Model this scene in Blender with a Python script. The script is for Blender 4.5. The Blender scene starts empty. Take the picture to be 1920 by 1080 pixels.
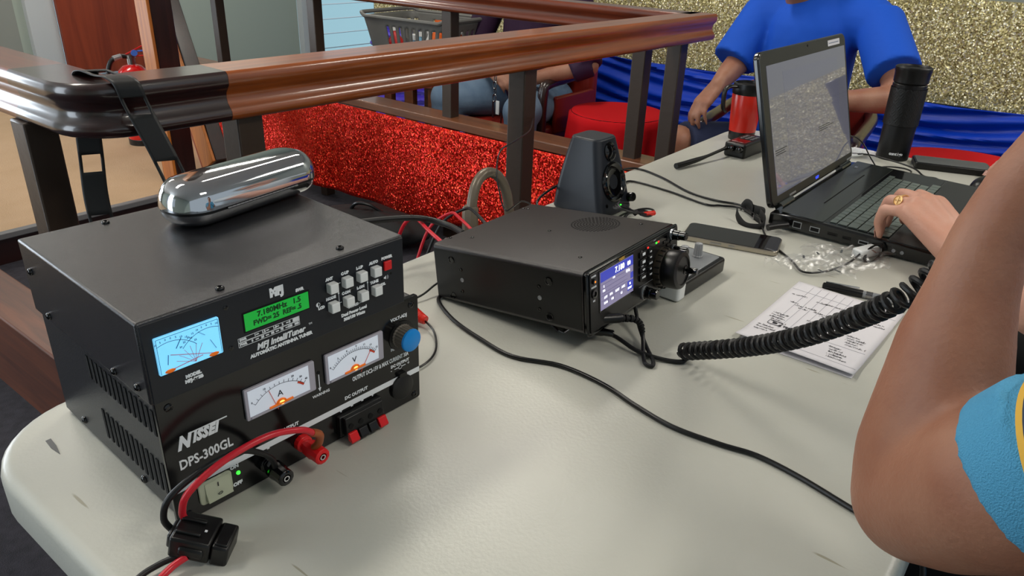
import bpy, bmesh, math, random
from mathutils import Vector, Matrix, Euler, noise
random.seed(7)
R = math.radians
scene = bpy.context.scene
COL = scene.collection
PI = math.pi

# ------------------------------------------------------------------ camera
TT = 0.78                                   # table top height
cam_d = bpy.data.cameras.new('camera')
cam_d.sensor_width = 36.0
cam_d.lens = 1413.4 / 1920 * 36.0
cam_d.clip_start = 0.02
cam = bpy.data.objects.new('camera', cam_d)
COL.objects.link(cam)
r_ = Vector((0.61916, -0.78454, 0.03366)); u_ = Vector((0.31836, 0.28997, 0.90253)); f_ = Vector((0.71784, 0.54810, -0.42930))
m = Matrix(((r_.x, u_.x, -f_.x), (r_.y, u_.y, -f_.y), (r_.z, u_.z, -f_.z)))
cam.matrix_world = Matrix.Translation((0, 0, 0.4694 + TT)) @ m.to_4x4()
scene.camera = cam

# ------------------------------------------------------------------ world, light, exposure
w = bpy.data.worlds.new('sky'); scene.world = w; w.use_nodes = True
bg = w.node_tree.nodes['Background']
bg.inputs[0].default_value = (0.80, 0.92, 1.0, 1); bg.inputs[1].default_value = 0.55
scene.view_settings.view_transform = 'Standard'
scene.view_settings.look = 'None'
scene.view_settings.gamma = 1.0
scene.view_settings.exposure = 0.0

def area(name, loc, size, power, col=(1, 1, 1), rot=(0, 0, 0)):
    l = bpy.data.lights.new(name, 'AREA'); l.shape = 'RECTANGLE'
    l.size, l.size_y = size; l.energy = power; l.color = col
    o = bpy.data.objects.new(name, l); o.location = loc; o.rotation_euler = rot
    COL.objects.link(o); return o

CEIL = 2.75
LIGHTS = [(-0.1, 1.7), (2.0, 1.75), (0.9, -1.2), (3.0, -0.9), (1.2, 4.4), (3.3, 5.3)]
for x, y in LIGHTS:
    area('ceiling_lamp_light', (x, y, CEIL - 0.07), (0.95, 0.28), 21, (1.0, 0.95, 0.86))
# daylight through the windows in the left wall
area('window_daylight', (-2.9, 2.6, 1.55), (2.6, 1.4), 60, (0.80, 0.90, 1.0), (0, R(-90), 0))
area('doorway_daylight', (-0.75, 6.46, 1.2), (2.1, 2.0), 95, (0.82, 0.91, 1.0), (R(90), 0, R(180)))
sun = bpy.data.lights.new('sun', 'SUN'); sun.energy = 3.2; sun.angle = R(1.5); sun.color = (1, 0.97, 0.9)
so = bpy.data.objects.new('sun', sun); so.rotation_euler = Euler((R(38), R(14), 0)); COL.objects.link(so)

# ------------------------------------------------------------------ materials
def lin(c):
    if isinstance(c, str):
        c = [int(c[i:i + 2], 16) / 255 for i in (0, 2, 4)]
    return tuple((v / 12.92 if v <= 0.04045 else ((v + 0.055) / 1.055) ** 2.4) for v in c) + (1,)

def mat(name, col, rough=0.5, metal=0.0, spec=0.5, coat=0.0, emit=None, es=0.0, trans=0.0, ior=1.45, sss=0.0, bump=None, var=None, sheen=0.0, coat_rough=0.08):
    """bump = (scale, strength), var = (scale, second colour, contrast)"""
    M = bpy.data.materials.new(name); M.use_nodes = True
    nt = M.node_tree; N = nt.nodes; L = nt.links
    b = N['Principled BSDF']
    b.inputs['Base Color'].default_value = lin(col)
    b.inputs['Roughness'].default_value = rough
    b.inputs['Metallic'].default_value = metal
    b.inputs['Specular IOR Level'].default_value = spec
    b.inputs['Coat Weight'].default_value = coat
    b.inputs['Coat Roughness'].default_value = coat_rough
    b.inputs['IOR'].default_value = ior
    b.inputs['Transmission Weight'].default_value = trans
    b.inputs['Sheen Weight'].default_value = sheen
    if sss:
        b.inputs['Subsurface Weight'].default_value = sss
        b.inputs['Subsurface Radius'].default_value = (0.012, 0.005, 0.003)
        b.inputs['Subsurface Scale'].default_value = 1.0
    if emit:
        b.inputs['Emission Color'].default_value = lin(emit); b.inputs['Emission Strength'].default_value = es
    tc = None
    if bump or var:
        tc = N.new('ShaderNodeTexCoord')
    if bump:
        n = N.new('ShaderNodeTexNoise'); n.inputs['Scale'].default_value = bump[0]; n.inputs['Detail'].default_value = 3
        bp = N.new('ShaderNodeBump'); bp.inputs['Strength'].default_value = bump[1]; bp.inputs['Distance'].default_value = 0.002
        L.new(tc.outputs['Object'], n.inputs['Vector']); L.new(n.outputs['Fac'], bp.inputs['Height']); L.new(bp.outputs['Normal'], b.inputs['Normal'])
    if var:
        n = N.new('ShaderNodeTexNoise'); n.inputs['Scale'].default_value = var[0]; n.inputs['Detail'].default_value = 5
        rp = N.new('ShaderNodeValToRGB'); k = var[2] if len(var) > 2 else 0.2
        rp.color_ramp.elements[0].position = 0.5 - k; rp.color_ramp.elements[1].position = 0.5 + k
        rp.color_ramp.elements[0].color = lin(col); rp.color_ramp.elements[1].color = lin(var[1])
        L.new(tc.outputs['Object'], n.inputs['Vector']); L.new(n.outputs['Fac'], rp.inputs['Fac']); L.new(rp.outputs['Color'], b.inputs['Base Color'])
    return M

def wood(name, c1, c2, axis=0, scale=1.0, rough=0.3, coat=0.8):
    M = bpy.data.materials.new(name); M.use_nodes = True
    nt = M.node_tree; N = nt.nodes; L = nt.links; b = N['Principled BSDF']
    tc = N.new('ShaderNodeTexCoord'); mp = N.new('ShaderNodeMapping')
    sc = [38 * scale] * 3; sc[axis] = 2.2 * scale
    mp.inputs['Scale'].default_value = sc
    n = N.new('ShaderNodeTexNoise'); n.inputs['Scale'].default_value = 1.0; n.inputs['Detail'].default_value = 7; n.inputs['Roughness'].default_value = 0.62
    n.inputs['Distortion'].default_value = 0.6
    rp = N.new('ShaderNodeValToRGB')
    rp.color_ramp.elements[0].position = 0.33; rp.color_ramp.elements[1].position = 0.67
    rp.color_ramp.elements[0].color = lin(c1); rp.color_ramp.elements[1].color = lin(c2)
    L.new(tc.outputs['Object'], mp.inputs['Vector']); L.new(mp.outputs['Vector'], n.inputs['Vector'])
    L.new(n.outputs['Fac'], rp.inputs['Fac']); L.new(rp.outputs['Color'], b.inputs['Base Color'])
    b.inputs['Roughness'].default_value = rough; b.inputs['Coat Weight'].default_value = coat; b.inputs['Coat Roughness'].default_value = 0.12
    bp = N.new('ShaderNodeBump'); bp.inputs['Strength'].default_value = 0.12; bp.inputs['Distance'].default_value = 0.001
    L.new(n.outputs['Fac'], bp.inputs['Height']); L.new(bp.outputs['Normal'], b.inputs['Normal'])
    return M

def glitter(name, cols, cell=110, rough=0.28, tilt=0.9, metal=0.75):
    """sequin cloth: every cell is a small flake with its own tilt and tint"""
    M = bpy.data.materials.new(name); M.use_nodes = True
    nt = M.node_tree; N = nt.nodes; L = nt.links; b = N['Principled BSDF']
    tc = N.new('ShaderNodeTexCoord'); v = N.new('ShaderNodeTexVoronoi'); v.inputs['Scale'].default_value = cell
    L.new(tc.outputs['Object'], v.inputs['Vector'])
    sep = N.new('ShaderNodeSeparateColor'); L.new(v.outputs['Color'], sep.inputs['Color'])
    rp = N.new('ShaderNodeValToRGB'); els = rp.color_ramp.elements
    while len(els) < len(cols): els.new(0.5)
    for e, (p, c) in zip(els, cols): e.position = p; e.color = lin(c)
    L.new(sep.outputs['Red'], rp.inputs['Fac']); L.new(rp.outputs['Color'], b.inputs['Base Color'])
    s1 = N.new('ShaderNodeVectorMath'); s1.operation = 'SUBTRACT'; s1.inputs[1].default_value = (0.5, 0.5, 0.5)
    L.new(v.outputs['Color'], s1.inputs[0])
    s2 = N.new('ShaderNodeVectorMath'); s2.operation = 'SCALE'; s2.inputs['Scale'].default_value = tilt
    L.new(s1.outputs[0], s2.inputs[0])
    g = N.new('ShaderNodeNewGeometry'); ad = N.new('ShaderNodeVectorMath'); ad.operation = 'ADD'
    L.new(g.outputs['Normal'], ad.inputs[0]); L.new(s2.outputs[0], ad.inputs[1])
    nm = N.new('ShaderNodeVectorMath'); nm.operation = 'NORMALIZE'; L.new(ad.outputs[0], nm.inputs[0]); L.new(nm.outputs[0], b.inputs['Normal'])
    b.inputs['Metallic'].default_value = metal; b.inputs['Roughness'].default_value = rough
    return M

def mix_marks(M, scale, col, thr, stretch=(1, 1, 1)):
    """thin scratches and scuffs laid over a base colour"""
    nt = M.node_tree; N = nt.nodes; L = nt.links; b = N['Principled BSDF']
    tc = N.new('ShaderNodeTexCoord'); mp = N.new('ShaderNodeMapping'); mp.inputs['Scale'].default_value = stretch; mp.inputs['Rotation'].default_value = (0, 0, 0.5)
    n = N.new('ShaderNodeTexNoise'); n.inputs['Scale'].default_value = scale; n.inputs['Detail'].default_value = 2
    rp = N.new('ShaderNodeValToRGB'); rp.color_ramp.elements[0].position = thr; rp.color_ramp.elements[1].position = thr + 0.03
    rp.color_ramp.elements[0].color = (0, 0, 0, 1); rp.color_ramp.elements[1].color = (1, 1, 1, 1)
    mx = N.new('ShaderNodeMixRGB'); mx.inputs['Color2'].default_value = lin(col)
    old = b.inputs['Base Color'].links
    if old: L.new(old[0].from_socket, mx.inputs['Color1'])
    else: mx.inputs['Color1'].default_value = b.inputs['Base Color'].default_value
    L.new(tc.outputs['Object'], mp.inputs['Vector']); L.new(mp.outputs['Vector'], n.inputs['Vector']); L.new(n.outputs['Fac'], rp.inputs['Fac'])
    L.new(rp.outputs['Color'], mx.inputs['Fac']); L.new(mx.outputs['Color'], b.inputs['Base Color'])
    return M

X = {}
X['table'] = mix_marks(mat('table_plastic', 'c2c2b9', 0.34, spec=0.5, bump=(260, 0.12), var=(9, 'b8b8ae', 0.3)), 16, '9a9684', 0.735, (6, 0.5, 1))
X['table_dark'] = mat('folding_leg_grey', '5a5c5e', 0.4, metal=0.6)
X['black_metal'] = mat('black_powder_coat', '17181b', 0.34, spec=0.6, bump=(900, 0.25), var=(500, '202125'))
X['tuner_top'] = mat('satin_black_steel', '242427', 0.27, spec=1.0, metal=0.25, bump=(1100, 0.22), var=(600, '29292c'))
X['radio_top'] = mat('dark_satin_cover', '1d1718', 0.32, spec=0.7, bump=(1300, 0.2), var=(700, '262020'))
X['panel_navy'] = mat('navy_black_panel', '10131b', 0.42)
X['panel_black'] = mat('gloss_black_panel', '0c0c0d', 0.16, spec=0.6)
X['black'] = mat('black_plastic', '0b0b0c', 0.35)
X['black_gloss'] = mat('gloss_black_plastic', '070708', 0.08, spec=0.6)
X['black_matte'] = mat('matte_black', '0c0c0d', 0.75)
X['rubber'] = mat('black_rubber', '101011', 0.45)
X['hole'] = mat('dark_hole', '020202', 0.9)
X['white_ink'] = mat('white_ink', 'e4e8ec', 0.5)
X['dark_ink'] = mat('dark_ink', '22242a', 0.6)
X['white_pl'] = mat('white_plastic', 'dfe2e2', 0.35)
X['cream_pl'] = mat('cream_switch_plastic', 'b3b8a0', 0.35)
X['red_pl'] = mat('red_plastic', 'd0161a', 0.3)
X['red_wire'] = mat('red_wire_insulation', 'c8202e', 0.3)
X['red_boot'] = mat('red_rubber_boot', 'd52a1c', 0.35)
X['orange_lug'] = mat('copper_sleeve', 'a4552a', 0.4, metal=0.2)
X['blue_cap'] = mat('blue_knob_cap', '0a86d8', 0.35)
X['grey_knob'] = mat('grey_knob_plastic', '8c8e90', 0.45)
X['knurl'] = mat('knurled_grey', '6b655c', 0.4)
X['chrome'] = mat('chrome', 'c8cace', 0.06, metal=1.0)
X['steel'] = mat('steel', '9a9a9c', 0.25, metal=1.0)
X['silver'] = mat('silver_plastic', '9fa2a6', 0.3, metal=0.5)
X['gold'] = mat('ring_gold', 'ecc488', 0.35, metal=0.8)
X['brass'] = mat('copper_coil', 'b05a20', 0.35, metal=0.6, emit='ff7a20', es=0.35)
X['lamp_warm'] = mat('warm_meter_lamp', 'ffb060', 0.5, emit='ff8a30', es=6.0)
X['lcd_green'] = mat('green_backlit_lcd', '063010', 0.25, emit='12a838', es=0.78)
X['lcd_ink'] = mat('lcd_segments', '053d16', 0.4)
X['meter_blue'] = mat('cyan_backlit_meter', '70c8ee', 0.3, emit='7cccf8', es=0.75)
X['meter_white'] = mat('white_meter_face', 'd4dce8', 0.4, emit='dfe8f6', es=0.22)
X['meter_ink'] = mat('meter_blue_ink', '24507a', 0.5)
X['red_ink'] = mat('red_ink', 'd8482f', 0.5)
X['clear'] = mat('clear_plastic', 'ffffff', 0.03, trans=1.0, ior=1.3)
X['frame_lilac'] = mat('milky_meter_frame', 'a9a6b2', 0.3)
X['led_green'] = mat('green_led', '20ff30', 0.4, emit='30ff30', es=3.0)
X['led_red'] = mat('red_led', 'ff2020', 0.4, emit='ff2a20', es=1.6)
X['led_orange'] = mat('amber_led', 'ff8a20', 0.4, emit='ff8a20', es=1.0)
X['scr_purple'] = mat('radio_screen_lilac', '2a2848', 0.2, emit='8f88a8', es=0.75)
X['scr_blue'] = mat('radio_screen_blue', '101a60', 0.2, emit='3440c0', es=0.7)
X['scr_ink'] = mat('screen_lettering', 'ffffff', 0.4, emit='eef2ff', es=1.2)
X['scr_line'] = mat('screen_lines', '6a6488', 0.3, emit='5c5880', es=0.5)
X['gold_ink'] = mat('gold_lettering', 'c8a040', 0.4)
X['screen'] = mat('laptop_screen', '16161a', 0.07, spec=1.0, coat=1.0, coat_rough=0.02, emit='a4a4b4', es=0.30)
X['screen2'] = mat('laptop_screen_window', '16161a', 0.07, spec=1.0, coat=1.0, coat_rough=0.02, emit='9494a8', es=0.36)
X['screen_txt'] = mat('laptop_screen_text', '16161a', 0.1, emit='50505a', es=0.2)
X['bezel'] = mat('laptop_bezel', '101011', 0.16, spec=0.8)
X['deck'] = mat('laptop_deck', '262a27', 0.15, spec=1.0)
X['palm'] = mat('laptop_palm_rest', '27292a', 0.4)
X['key'] = mat('keycap_painted_sheen', '5e6862', 0.28, spec=0.9)  # keycaps are black; their greenish reflection is put into this lighter colour
X['blue_glow'] = mat('blue_logo', '3040ff', 0.4, emit='3850ff', es=1.2)
X['paper'] = mat('note_paper', 'd9d7dc', 0.7)
X['paper_line'] = mat('paper_ruling', '8a8a98', 0.7)
X['biro'] = mat('black_ink', '16161c', 0.6)
def film():
    M = bpy.data.materials.new('clear_film'); M.use_nodes = True; nt = M.node_tree; N = nt.nodes; L = nt.links
    N.remove(N['Principled BSDF']); t = N.new('ShaderNodeBsdfTransparent'); t.inputs[0].default_value = (0.985, 0.985, 0.99, 1)
    g = N.new('ShaderNodeBsdfGlossy'); g.inputs['Roughness'].default_value = 0.32; fr = N.new('ShaderNodeFresnel'); fr.inputs['IOR'].default_value = 1.12
    mx = N.new('ShaderNodeMixShader'); ml = N.new('ShaderNodeMath'); ml.operation = 'MULTIPLY'; ml.inputs[1].default_value = 1.0; ml.inputs[0].default_value = 0.13; L.new(ml.outputs[0], mx.inputs[0]); L.new(t.outputs[0], mx.inputs[1]); L.new(g.outputs[0], mx.inputs[2])
    L.new(mx.outputs[0], N['Material Output'].inputs['Surface']); return M
X['tape'] = film()
X['red_mug'] = mat('red_mug_enamel', 'c62a1e', 0.22, spec=0.6)
X['phone_glass'] = mat('phone_glass', '120d0e', 0.05, spec=0.9)
X['phone_side'] = mat('phone_edge', 'b0a89a', 0.25, metal=0.8)
X['drive_grey'] = mat('grey_lid', '55585a', 0.4)
X['red_cloth'] = mat('red_tablecloth', 'c01018', 0.85, spec=0.2)
X['navy_cloth'] = mat('navy_shorts', '18203c', 0.85, bump=(300, 0.3))
X['blue_tee'] = mat('royal_blue_tee', '0450c4', 0.8, bump=(60, 0.25))
X['sky_tee'] = mat('pale_blue_tee', '4f9cc4', 0.85, bump=(900, 0.8))
X['yellow'] = mat('yellow_stripe', 'd8a840', 0.8)
X['navy_band'] = mat('navy_stripe', '2c3a52', 0.8)
X['purple_shirt'] = mat('plum_shirt', '2c1030', 0.75, bump=(40, 0.3))
X['denim'] = mat('washed_denim', '4f6680', 0.85, bump=(400, 0.4), var=(7, '768ca2', 0.2))
X['black_cloth'] = mat('black_trousers', '0b0b0d', 0.9)
X['skin'] = mat('skin_tanned', 'a67860', 0.5, sss=0.10, bump=(260, 0.25), var=(14, '8c5842', 0.25))
X['skin_pale'] = mat('skin_fair', 'd0a08c', 0.5, sss=0.12, bump=(260, 0.25), var=(16, 'c28c76', 0.25))
X['nail'] = mat('fingernail', 'd8a898', 0.25)
X['hair'] = mat('brown_hair', '3a2a20', 0.7)
X['grey_hair'] = mat('grey_hair', '8a8680', 0.7)
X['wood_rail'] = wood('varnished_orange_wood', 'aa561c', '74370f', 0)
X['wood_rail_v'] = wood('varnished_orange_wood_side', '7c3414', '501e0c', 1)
X['wood_dark'] = wood('dark_mahogany', '2c0e0a', '180706', 0, coat=1.0)
X['wood_curb'] = wood('mid_brown_board', '7a4a2c', '55301a', 1, rough=0.4, coat=0.4)
X['wood_curb_red'] = wood('reddish_board', '6a3820', '3c1e14', 1, rough=0.4, coat=0.4)
X['post'] = mat('dark_brown_paint', '36291f', 0.4, spec=0.5, bump=(60, 0.25))
X['lit_wood'] = wood('window_lit_wood', 'c07428', '96501a', 2, rough=0.55, coat=0.1)  # same wood as the dark faces, with window light put into the colour
X['dark_wood'] = wood('dark_chair_wood', '2c1410', '1c0c0a', 2, rough=0.35, coat=0.6)
X['door_red'] = wood('red_brown_door', '963e20', '742a14', 2, scale=0.3, rough=0.5, coat=0.15)
X['vinyl'] = mat('oxblood_vinyl', '8c2418', 0.35, spec=0.6, bump=(30, 0.15))
X['wall_grey'] = mat('grey_wall_paint', '8f948f', 0.8)
X['wall_green'] = mat('pale_green_paint', 'a9b5ac', 0.7)
X['wall_white'] = mat('white_paint', 'c6ccd0', 0.6)
X['ceiling'] = mat('ceiling_paint', 'd6d4ce', 0.9)
X['tan'] = mat('tan_carpet', 'b4987a', 0.95, bump=(220, 0.8), var=(5, 'a38766', 0.35))
X['carpet'] = mat('charcoal_carpet', '34323a', 0.98, bump=(300, 1.0), var=(40, '201f24', 0.25))
X['nosing'] = mat('grey_edge_trim', '77787a', 0.45, metal=0.3)
X['glit_red'] = glitter('red_sequin_cloth', [(0.0, 'a80a02'), (0.45, 'cc1404'), (0.8, 'e62a10'), (1.0, 'ff6038')], cell=210, metal=0.7, tilt=0.85, rough=0.3)
X['glit_gold'] = glitter('gold_sequin_cloth', [(0.0, '7a7040'), (0.4, 'b8ac72'), (0.75, 'dad09c'), (1.0, 'fffce4')], cell=200, metal=0.4, tilt=0.8, rough=0.38)
X['satin_blue'] = mat('royal_blue_satin', '003cc0', 0.34, spec=0.6)
X['satin_purple'] = mat('purple_satin', '3a1cc0', 0.35, spec=0.7, sheen=0.4)
X['board_blue'] = mat('pale_blue_weatherboard', '9cc4d4', 0.6)
X['pink'] = mat('pink_fascia', 'b88a8a', 0.6)
X['basket'] = mat('grey_basket_plastic', '6c6c68', 0.45)
X['orange_bottle'] = mat('orange_plastic', 'e0641c', 0.4)
X['blue_bottle'] = mat('pale_blue_plastic', '6a9cb8', 0.4)
X['red_ext'] = mat('extinguisher_red', 'd01010', 0.2, spec=0.6, coat=0.6)
X['blue_tag'] = mat('blue_tag', '3060c0', 0.4)
X['pipe'] = mat('grey_brown_conduit', '6e6456', 0.35, metal=0.2)
X['lamp'] = mat('lamp_diffuser', 'ffffff', 0.5, emit='fff4e0', es=4.0)
X['glass'] = mat('window_glass', 'ffffff', 0.0, trans=1.0, ior=1.02)

# ------------------------------------------------------------------ mesh builder
class MB:
    def __init__(s, M=None):
        s.bm = bmesh.new(); s.M = M or Matrix(); s.mi = 0
    def _v(s, p): return s.bm.verts.new(s.M @ Vector(p))
    def _f(s, vs, smooth=True):
        try:
            f = s.bm.faces.new(vs); f.material_index = s.mi; f.smooth = smooth; return f
        except ValueError: return None
    def box(s, x0, x1, y0, y1, z0, z1, R_=None):
        c = [(x, y, z) for z in (z0, z1) for x, y in ((x0, y0), (x1, y0), (x1, y1), (x0, y1))]
        if R_ is not None: c = [R_ @ Vector(p) for p in c]
        v = [s._v(p) for p in c]
        for i in ((3, 2, 1, 0), (4, 5, 6, 7), (0, 1, 5, 4), (1, 2, 6, 5), (2, 3, 7, 6), (3, 0, 4, 7)): s._f([v[k] for k in i])
        return s
    def beam(s, p0, p1, wx, wy, up=(0, 0, 1)):
        p0, p1 = Vector(p0), Vector(p1); d = (p1 - p0).normalized(); a = Vector(up).cross(d)
        if a.length < 1e-4: a = Vector((1, 0, 0))
        a.normalize(); b = d.cross(a)
        v = [s._v(p + a * i * wx / 2 + b * j * wy / 2) for p in (p0, p1) for i, j in ((-1, -1), (1, -1), (1, 1), (-1, 1))]
        for i in ((3, 2, 1, 0), (4, 5, 6, 7), (0, 1, 5, 4), (1, 2, 6, 5), (2, 3, 7, 6), (3, 0, 4, 7)): s._f([v[k] for k in i])
        return s
    def prism(s, pts, h0, h1, plane='xy'):
        f = {'xy': lambda a, b, h: (a, b, h), 'xz': lambda a, b, h: (a, h, b), 'yz': lambda a, b, h: (h, a, b)}[plane]
        lo = [s._v(f(a, b, h0)) for a, b in pts]; hi = [s._v(f(a, b, h1)) for a, b in pts]
        n = len(pts); s._f(lo[::-1]); s._f(hi)
        for i in range(n): s._f([lo[i], lo[(i + 1) % n], hi[(i + 1) % n], hi[i]])
        return s
    def lathe(s, prof, n=32, c=(0, 0, 0), axis=(0, 0, 1), cap=True, knurl=0):
        ax = Vector(axis).normalized(); a = ax.orthogonal().normalized(); b = ax.cross(a); c = Vector(c); rings = []
        for r, h in prof:
            if r <= 1e-7: rings.append([s._v(c + ax * h)]); continue
            rg = []
            for i in range(n):
                t = 2 * PI * i / n; rr = r * (1 - (knurl if i % 2 else 0))
                rg.append(s._v(c + ax * h + (a * math.cos(t) + b * math.sin(t)) * rr))
            rings.append(rg)
        for q, p in zip(rings, rings[1:]):
            if len(q) == 1 and len(p) == 1: continue
            for i in range(n):
                j = (i + 1) % n
                if len(q) == 1: s._f([q[0], p[j], p[i]][::-1] if 0 else [q[0], p[i], p[j]][::-1])
                elif len(p) == 1: s._f([q[i], q[j], p[0]])
                else: s._f([q[i], q[j], p[j], p[i]])
        if cap:
            if len(rings[0]) > 1: s._f(rings[0][::-1])
            if len(rings[-1]) > 1: s._f(rings[-1])
        return s
    def cyl(s, p0, p1, r0, r1=None, n=20):
        p0, p1 = Vector(p0), Vector(p1); d = p1 - p0
        return s.lathe([(r0, 0), (r1 if r1 is not None else r0, d.length)], n, p0, d)
    def ball(s, c, r, n=16, k=10):
        r = Vector(r) if not isinstance(r, (int, float)) else Vector((r, r, r)); c = Vector(c); rings = []
        for j in range(k + 1):
            t = PI * j / k
            if j in (0, k): rings.append([s._v(c + Vector((0, 0, -r.z * math.cos(t))))])
            else: rings.append([s._v(c + Vector((r.x * math.sin(t) * math.cos(2 * PI * i / n), r.y * math.sin(t) * math.sin(2 * PI * i / n), -r.z * math.cos(t)))) for i in range(n)])
        for q, p in zip(rings, rings[1:]):
            for i in range(n):
                j = (i + 1) % n
                if len(q) == 1: s._f([q[0], p[j], p[i]])
                elif len(p) == 1: s._f([q[i], q[j], p[0]])
                else: s._f([q[i], q[j], p[j], p[i]])
        return s
    def tube(s, pts, r, n=8, smooth=True, sub=4, flat=1.0):
        P = [Vector(p) for p in pts]
        if smooth and len(P) > 2: P = catmull(P, sub)
        rr = r if callable(r) else (lambda t: r)
        t0 = (P[1] - P[0]).normalized(); a = t0.orthogonal().normalized() if abs(t0.z) > 0.95 else t0.cross(Vector((0, 0, 1))).normalized(); rings = []
        for i, p in enumerate(P):
            t = (P[min(i + 1, len(P) - 1)] - P[max(i - 1, 0)]).normalized()
            a = (a - t * a.dot(t)).normalized(); b = t.cross(a); q = rr(i / (len(P) - 1))
            rings.append([s._v(p + (a * math.cos(2 * PI * k / n) + b * math.sin(2 * PI * k / n) * flat) * q) for k in range(n)])
        for q, p in zip(rings, rings[1:]):
            for i in range(n): s._f([q[i], q[(i + 1) % n], p[(i + 1) % n], p[i]])
        s._f(rings[0][::-1]); s._f(rings[-1]); return s
    def grid(s, fn, nu, nv, closed=False):
        g = [[s._v(fn(i / nu, j / nv)) for j in range(nv + 1)] for i in range(nu + (0 if closed else 1))]
        L = len(g)
        for i in range(L if closed else L - 1):
            for j in range(nv): s._f([g[i][j], g[(i + 1) % L][j], g[(i + 1) % L][j + 1], g[i][j + 1]])
        return s
    def text(s, st, x, z, size, y=0.0, align='CENTER', shear=0.0, bold=0.0, thick=0.0003, sx=1.0, T=None, spacing=1.0):
        """upright lettering on a front panel (plane xz, seen from -y); T overrides the placement"""
        cu = bpy.data.curves.new('t', 'FONT'); cu.body = st; cu.size = size; cu.align_x = align; cu.align_y = 'CENTER'
        cu.shear = shear; cu.offset = bold; cu.extrude = thick / 2; cu.resolution_u = 2; cu.space_character = spacing
        o = bpy.data.objects.new('t', cu); COL.objects.link(o); bpy.context.view_layer.update()
        me = bpy.data.meshes.new_from_object(o.evaluated_get(bpy.context.evaluated_depsgraph_get()))
        bpy.data.objects.remove(o); bpy.data.curves.remove(cu)
        T = T or (Matrix.Translation((x, y, z)) @ Matrix.Rotation(R(90), 4, 'X')); T = T @ Matrix.Diagonal((sx, 1, 1, 1))
        vs = [s._v(T @ v.co) for v in me.vertices]
        for p in me.polygons: s._f([vs[i] for i in p.vertices], False)
        bpy.data.meshes.remove(me); return s
    def obj(s, name, mats, parent=None, bevel=0, seg=2, angle=40, solid=0, sub=0):
        bmesh.ops.recalc_face_normals(s.bm, faces=s.bm.faces[:]) if not getattr(s, 'keep', False) else None
        me = bpy.data.meshes.new(name); s.bm.to_mesh(me); s.bm.free()
        for mm in (mats if isinstance(mats, (list, tuple)) else [mats]): me.materials.append(X[mm] if isinstance(mm, str) else mm)
        me.set_sharp_from_angle(angle=R(angle))
        o = bpy.data.objects.new(name, me); COL.objects.link(o)
        if parent: o.parent = parent
        if solid:
            q = o.modifiers.new('s', 'SOLIDIFY'); q.thickness = solid; q.offset = 0
        if bevel:
            q = o.modifiers.new('b', 'BEVEL'); q.width = bevel; q.segments = seg; q.limit_method = 'ANGLE'; q.angle_limit = R(40); q.harden_normals = False
        if sub:
            q = o.modifiers.new('u', 'SUBSURF'); q.levels = sub; q.render_levels = sub
        return o

def catmull(P, sub):
    out = []
    for i in range(len(P) - 1):
        a = P[max(i - 1, 0)]; b = P[i]; c = P[i + 1]; d = P[min(i + 2, len(P) - 1)]
        for k in range(sub):
            t = k / sub
            out.append(0.5 * ((2 * b) + (c - a) * t + (2 * a - 5 * b + 4 * c - d) * t * t + (3 * b - a - 3 * c + d) * t ** 3))
    out.append(P[-1]); return out

def tag(o, label=None, cat=None, group=None, kind=None):
    if label: o['label'] = label
    if cat: o['category'] = cat
    if group: o['group'] = group
    if kind: o['kind'] = kind
    return o
def thing(name, label, cat, loc=(0, 0, 0), rot=(0, 0, 0), group=None):
    o = bpy.data.objects.new(name, None); COL.objects.link(o); o.location = loc; o.rotation_euler = rot
    o.empty_display_size = 0.02
    return tag(o, label, cat, group)
def dup(root, loc, rot=None, label=None):
    c = root.copy(); COL.objects.link(c); c.location = loc
    if rot: c.rotation_euler = rot
    if label: c['label'] = label
    for ch in list(root.children):
        k = ch.copy(); COL.objects.link(k); k.parent = c
        for g in list(ch.children):
            q = g.copy(); COL.objects.link(q); q.parent = k
    return c
def struct(o): o['kind'] = 'structure'; return o

def rrect(x0, x1, y0, y1, r, n=6):
    pts = []
    for cx, cy, a0 in ((x1 - r, y1 - r, 0), (x0 + r, y1 - r, 90), (x0 + r, y0 + r, 180), (x1 - r, y0 + r, 270)):
        for k in range(n + 1):
            a = R(a0 + 90 * k / n); pts.append((cx + r * math.cos(a), cy + r * math.sin(a)))
    return pts

# sweep a closed profile (o = outward, z) along a horizontal path; outward is to the right of travel
def sweep(B, prof, path):
    P = [Vector((p[0], p[1], 0)) for p in path]; rings = []
    for i, p in enumerate(P):
        d0 = (P[i] - P[i - 1]).normalized() if i else (P[1] - P[0]).normalized()
        d1 = (P[i + 1] - P[i]).normalized() if i < len(P) - 1 else d0
        n0 = Vector((d0.y, -d0.x, 0)); n1 = Vector((d1.y, -d1.x, 0)); n = (n0 + n1).normalized(); k = 1 / max(0.3, n.dot(n0))
        rings.append([B._v(p + n * (o * k) + Vector((0, 0, z))) for o, z in prof])
    m = len(prof)
    for q, p in zip(rings, rings[1:]):
        for i in range(m): B._f([q[i], q[(i + 1) % m], p[(i + 1) % m], p[i]])
    B._f(rings[0][::-1]); B._f(rings[-1])
    return B

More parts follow.
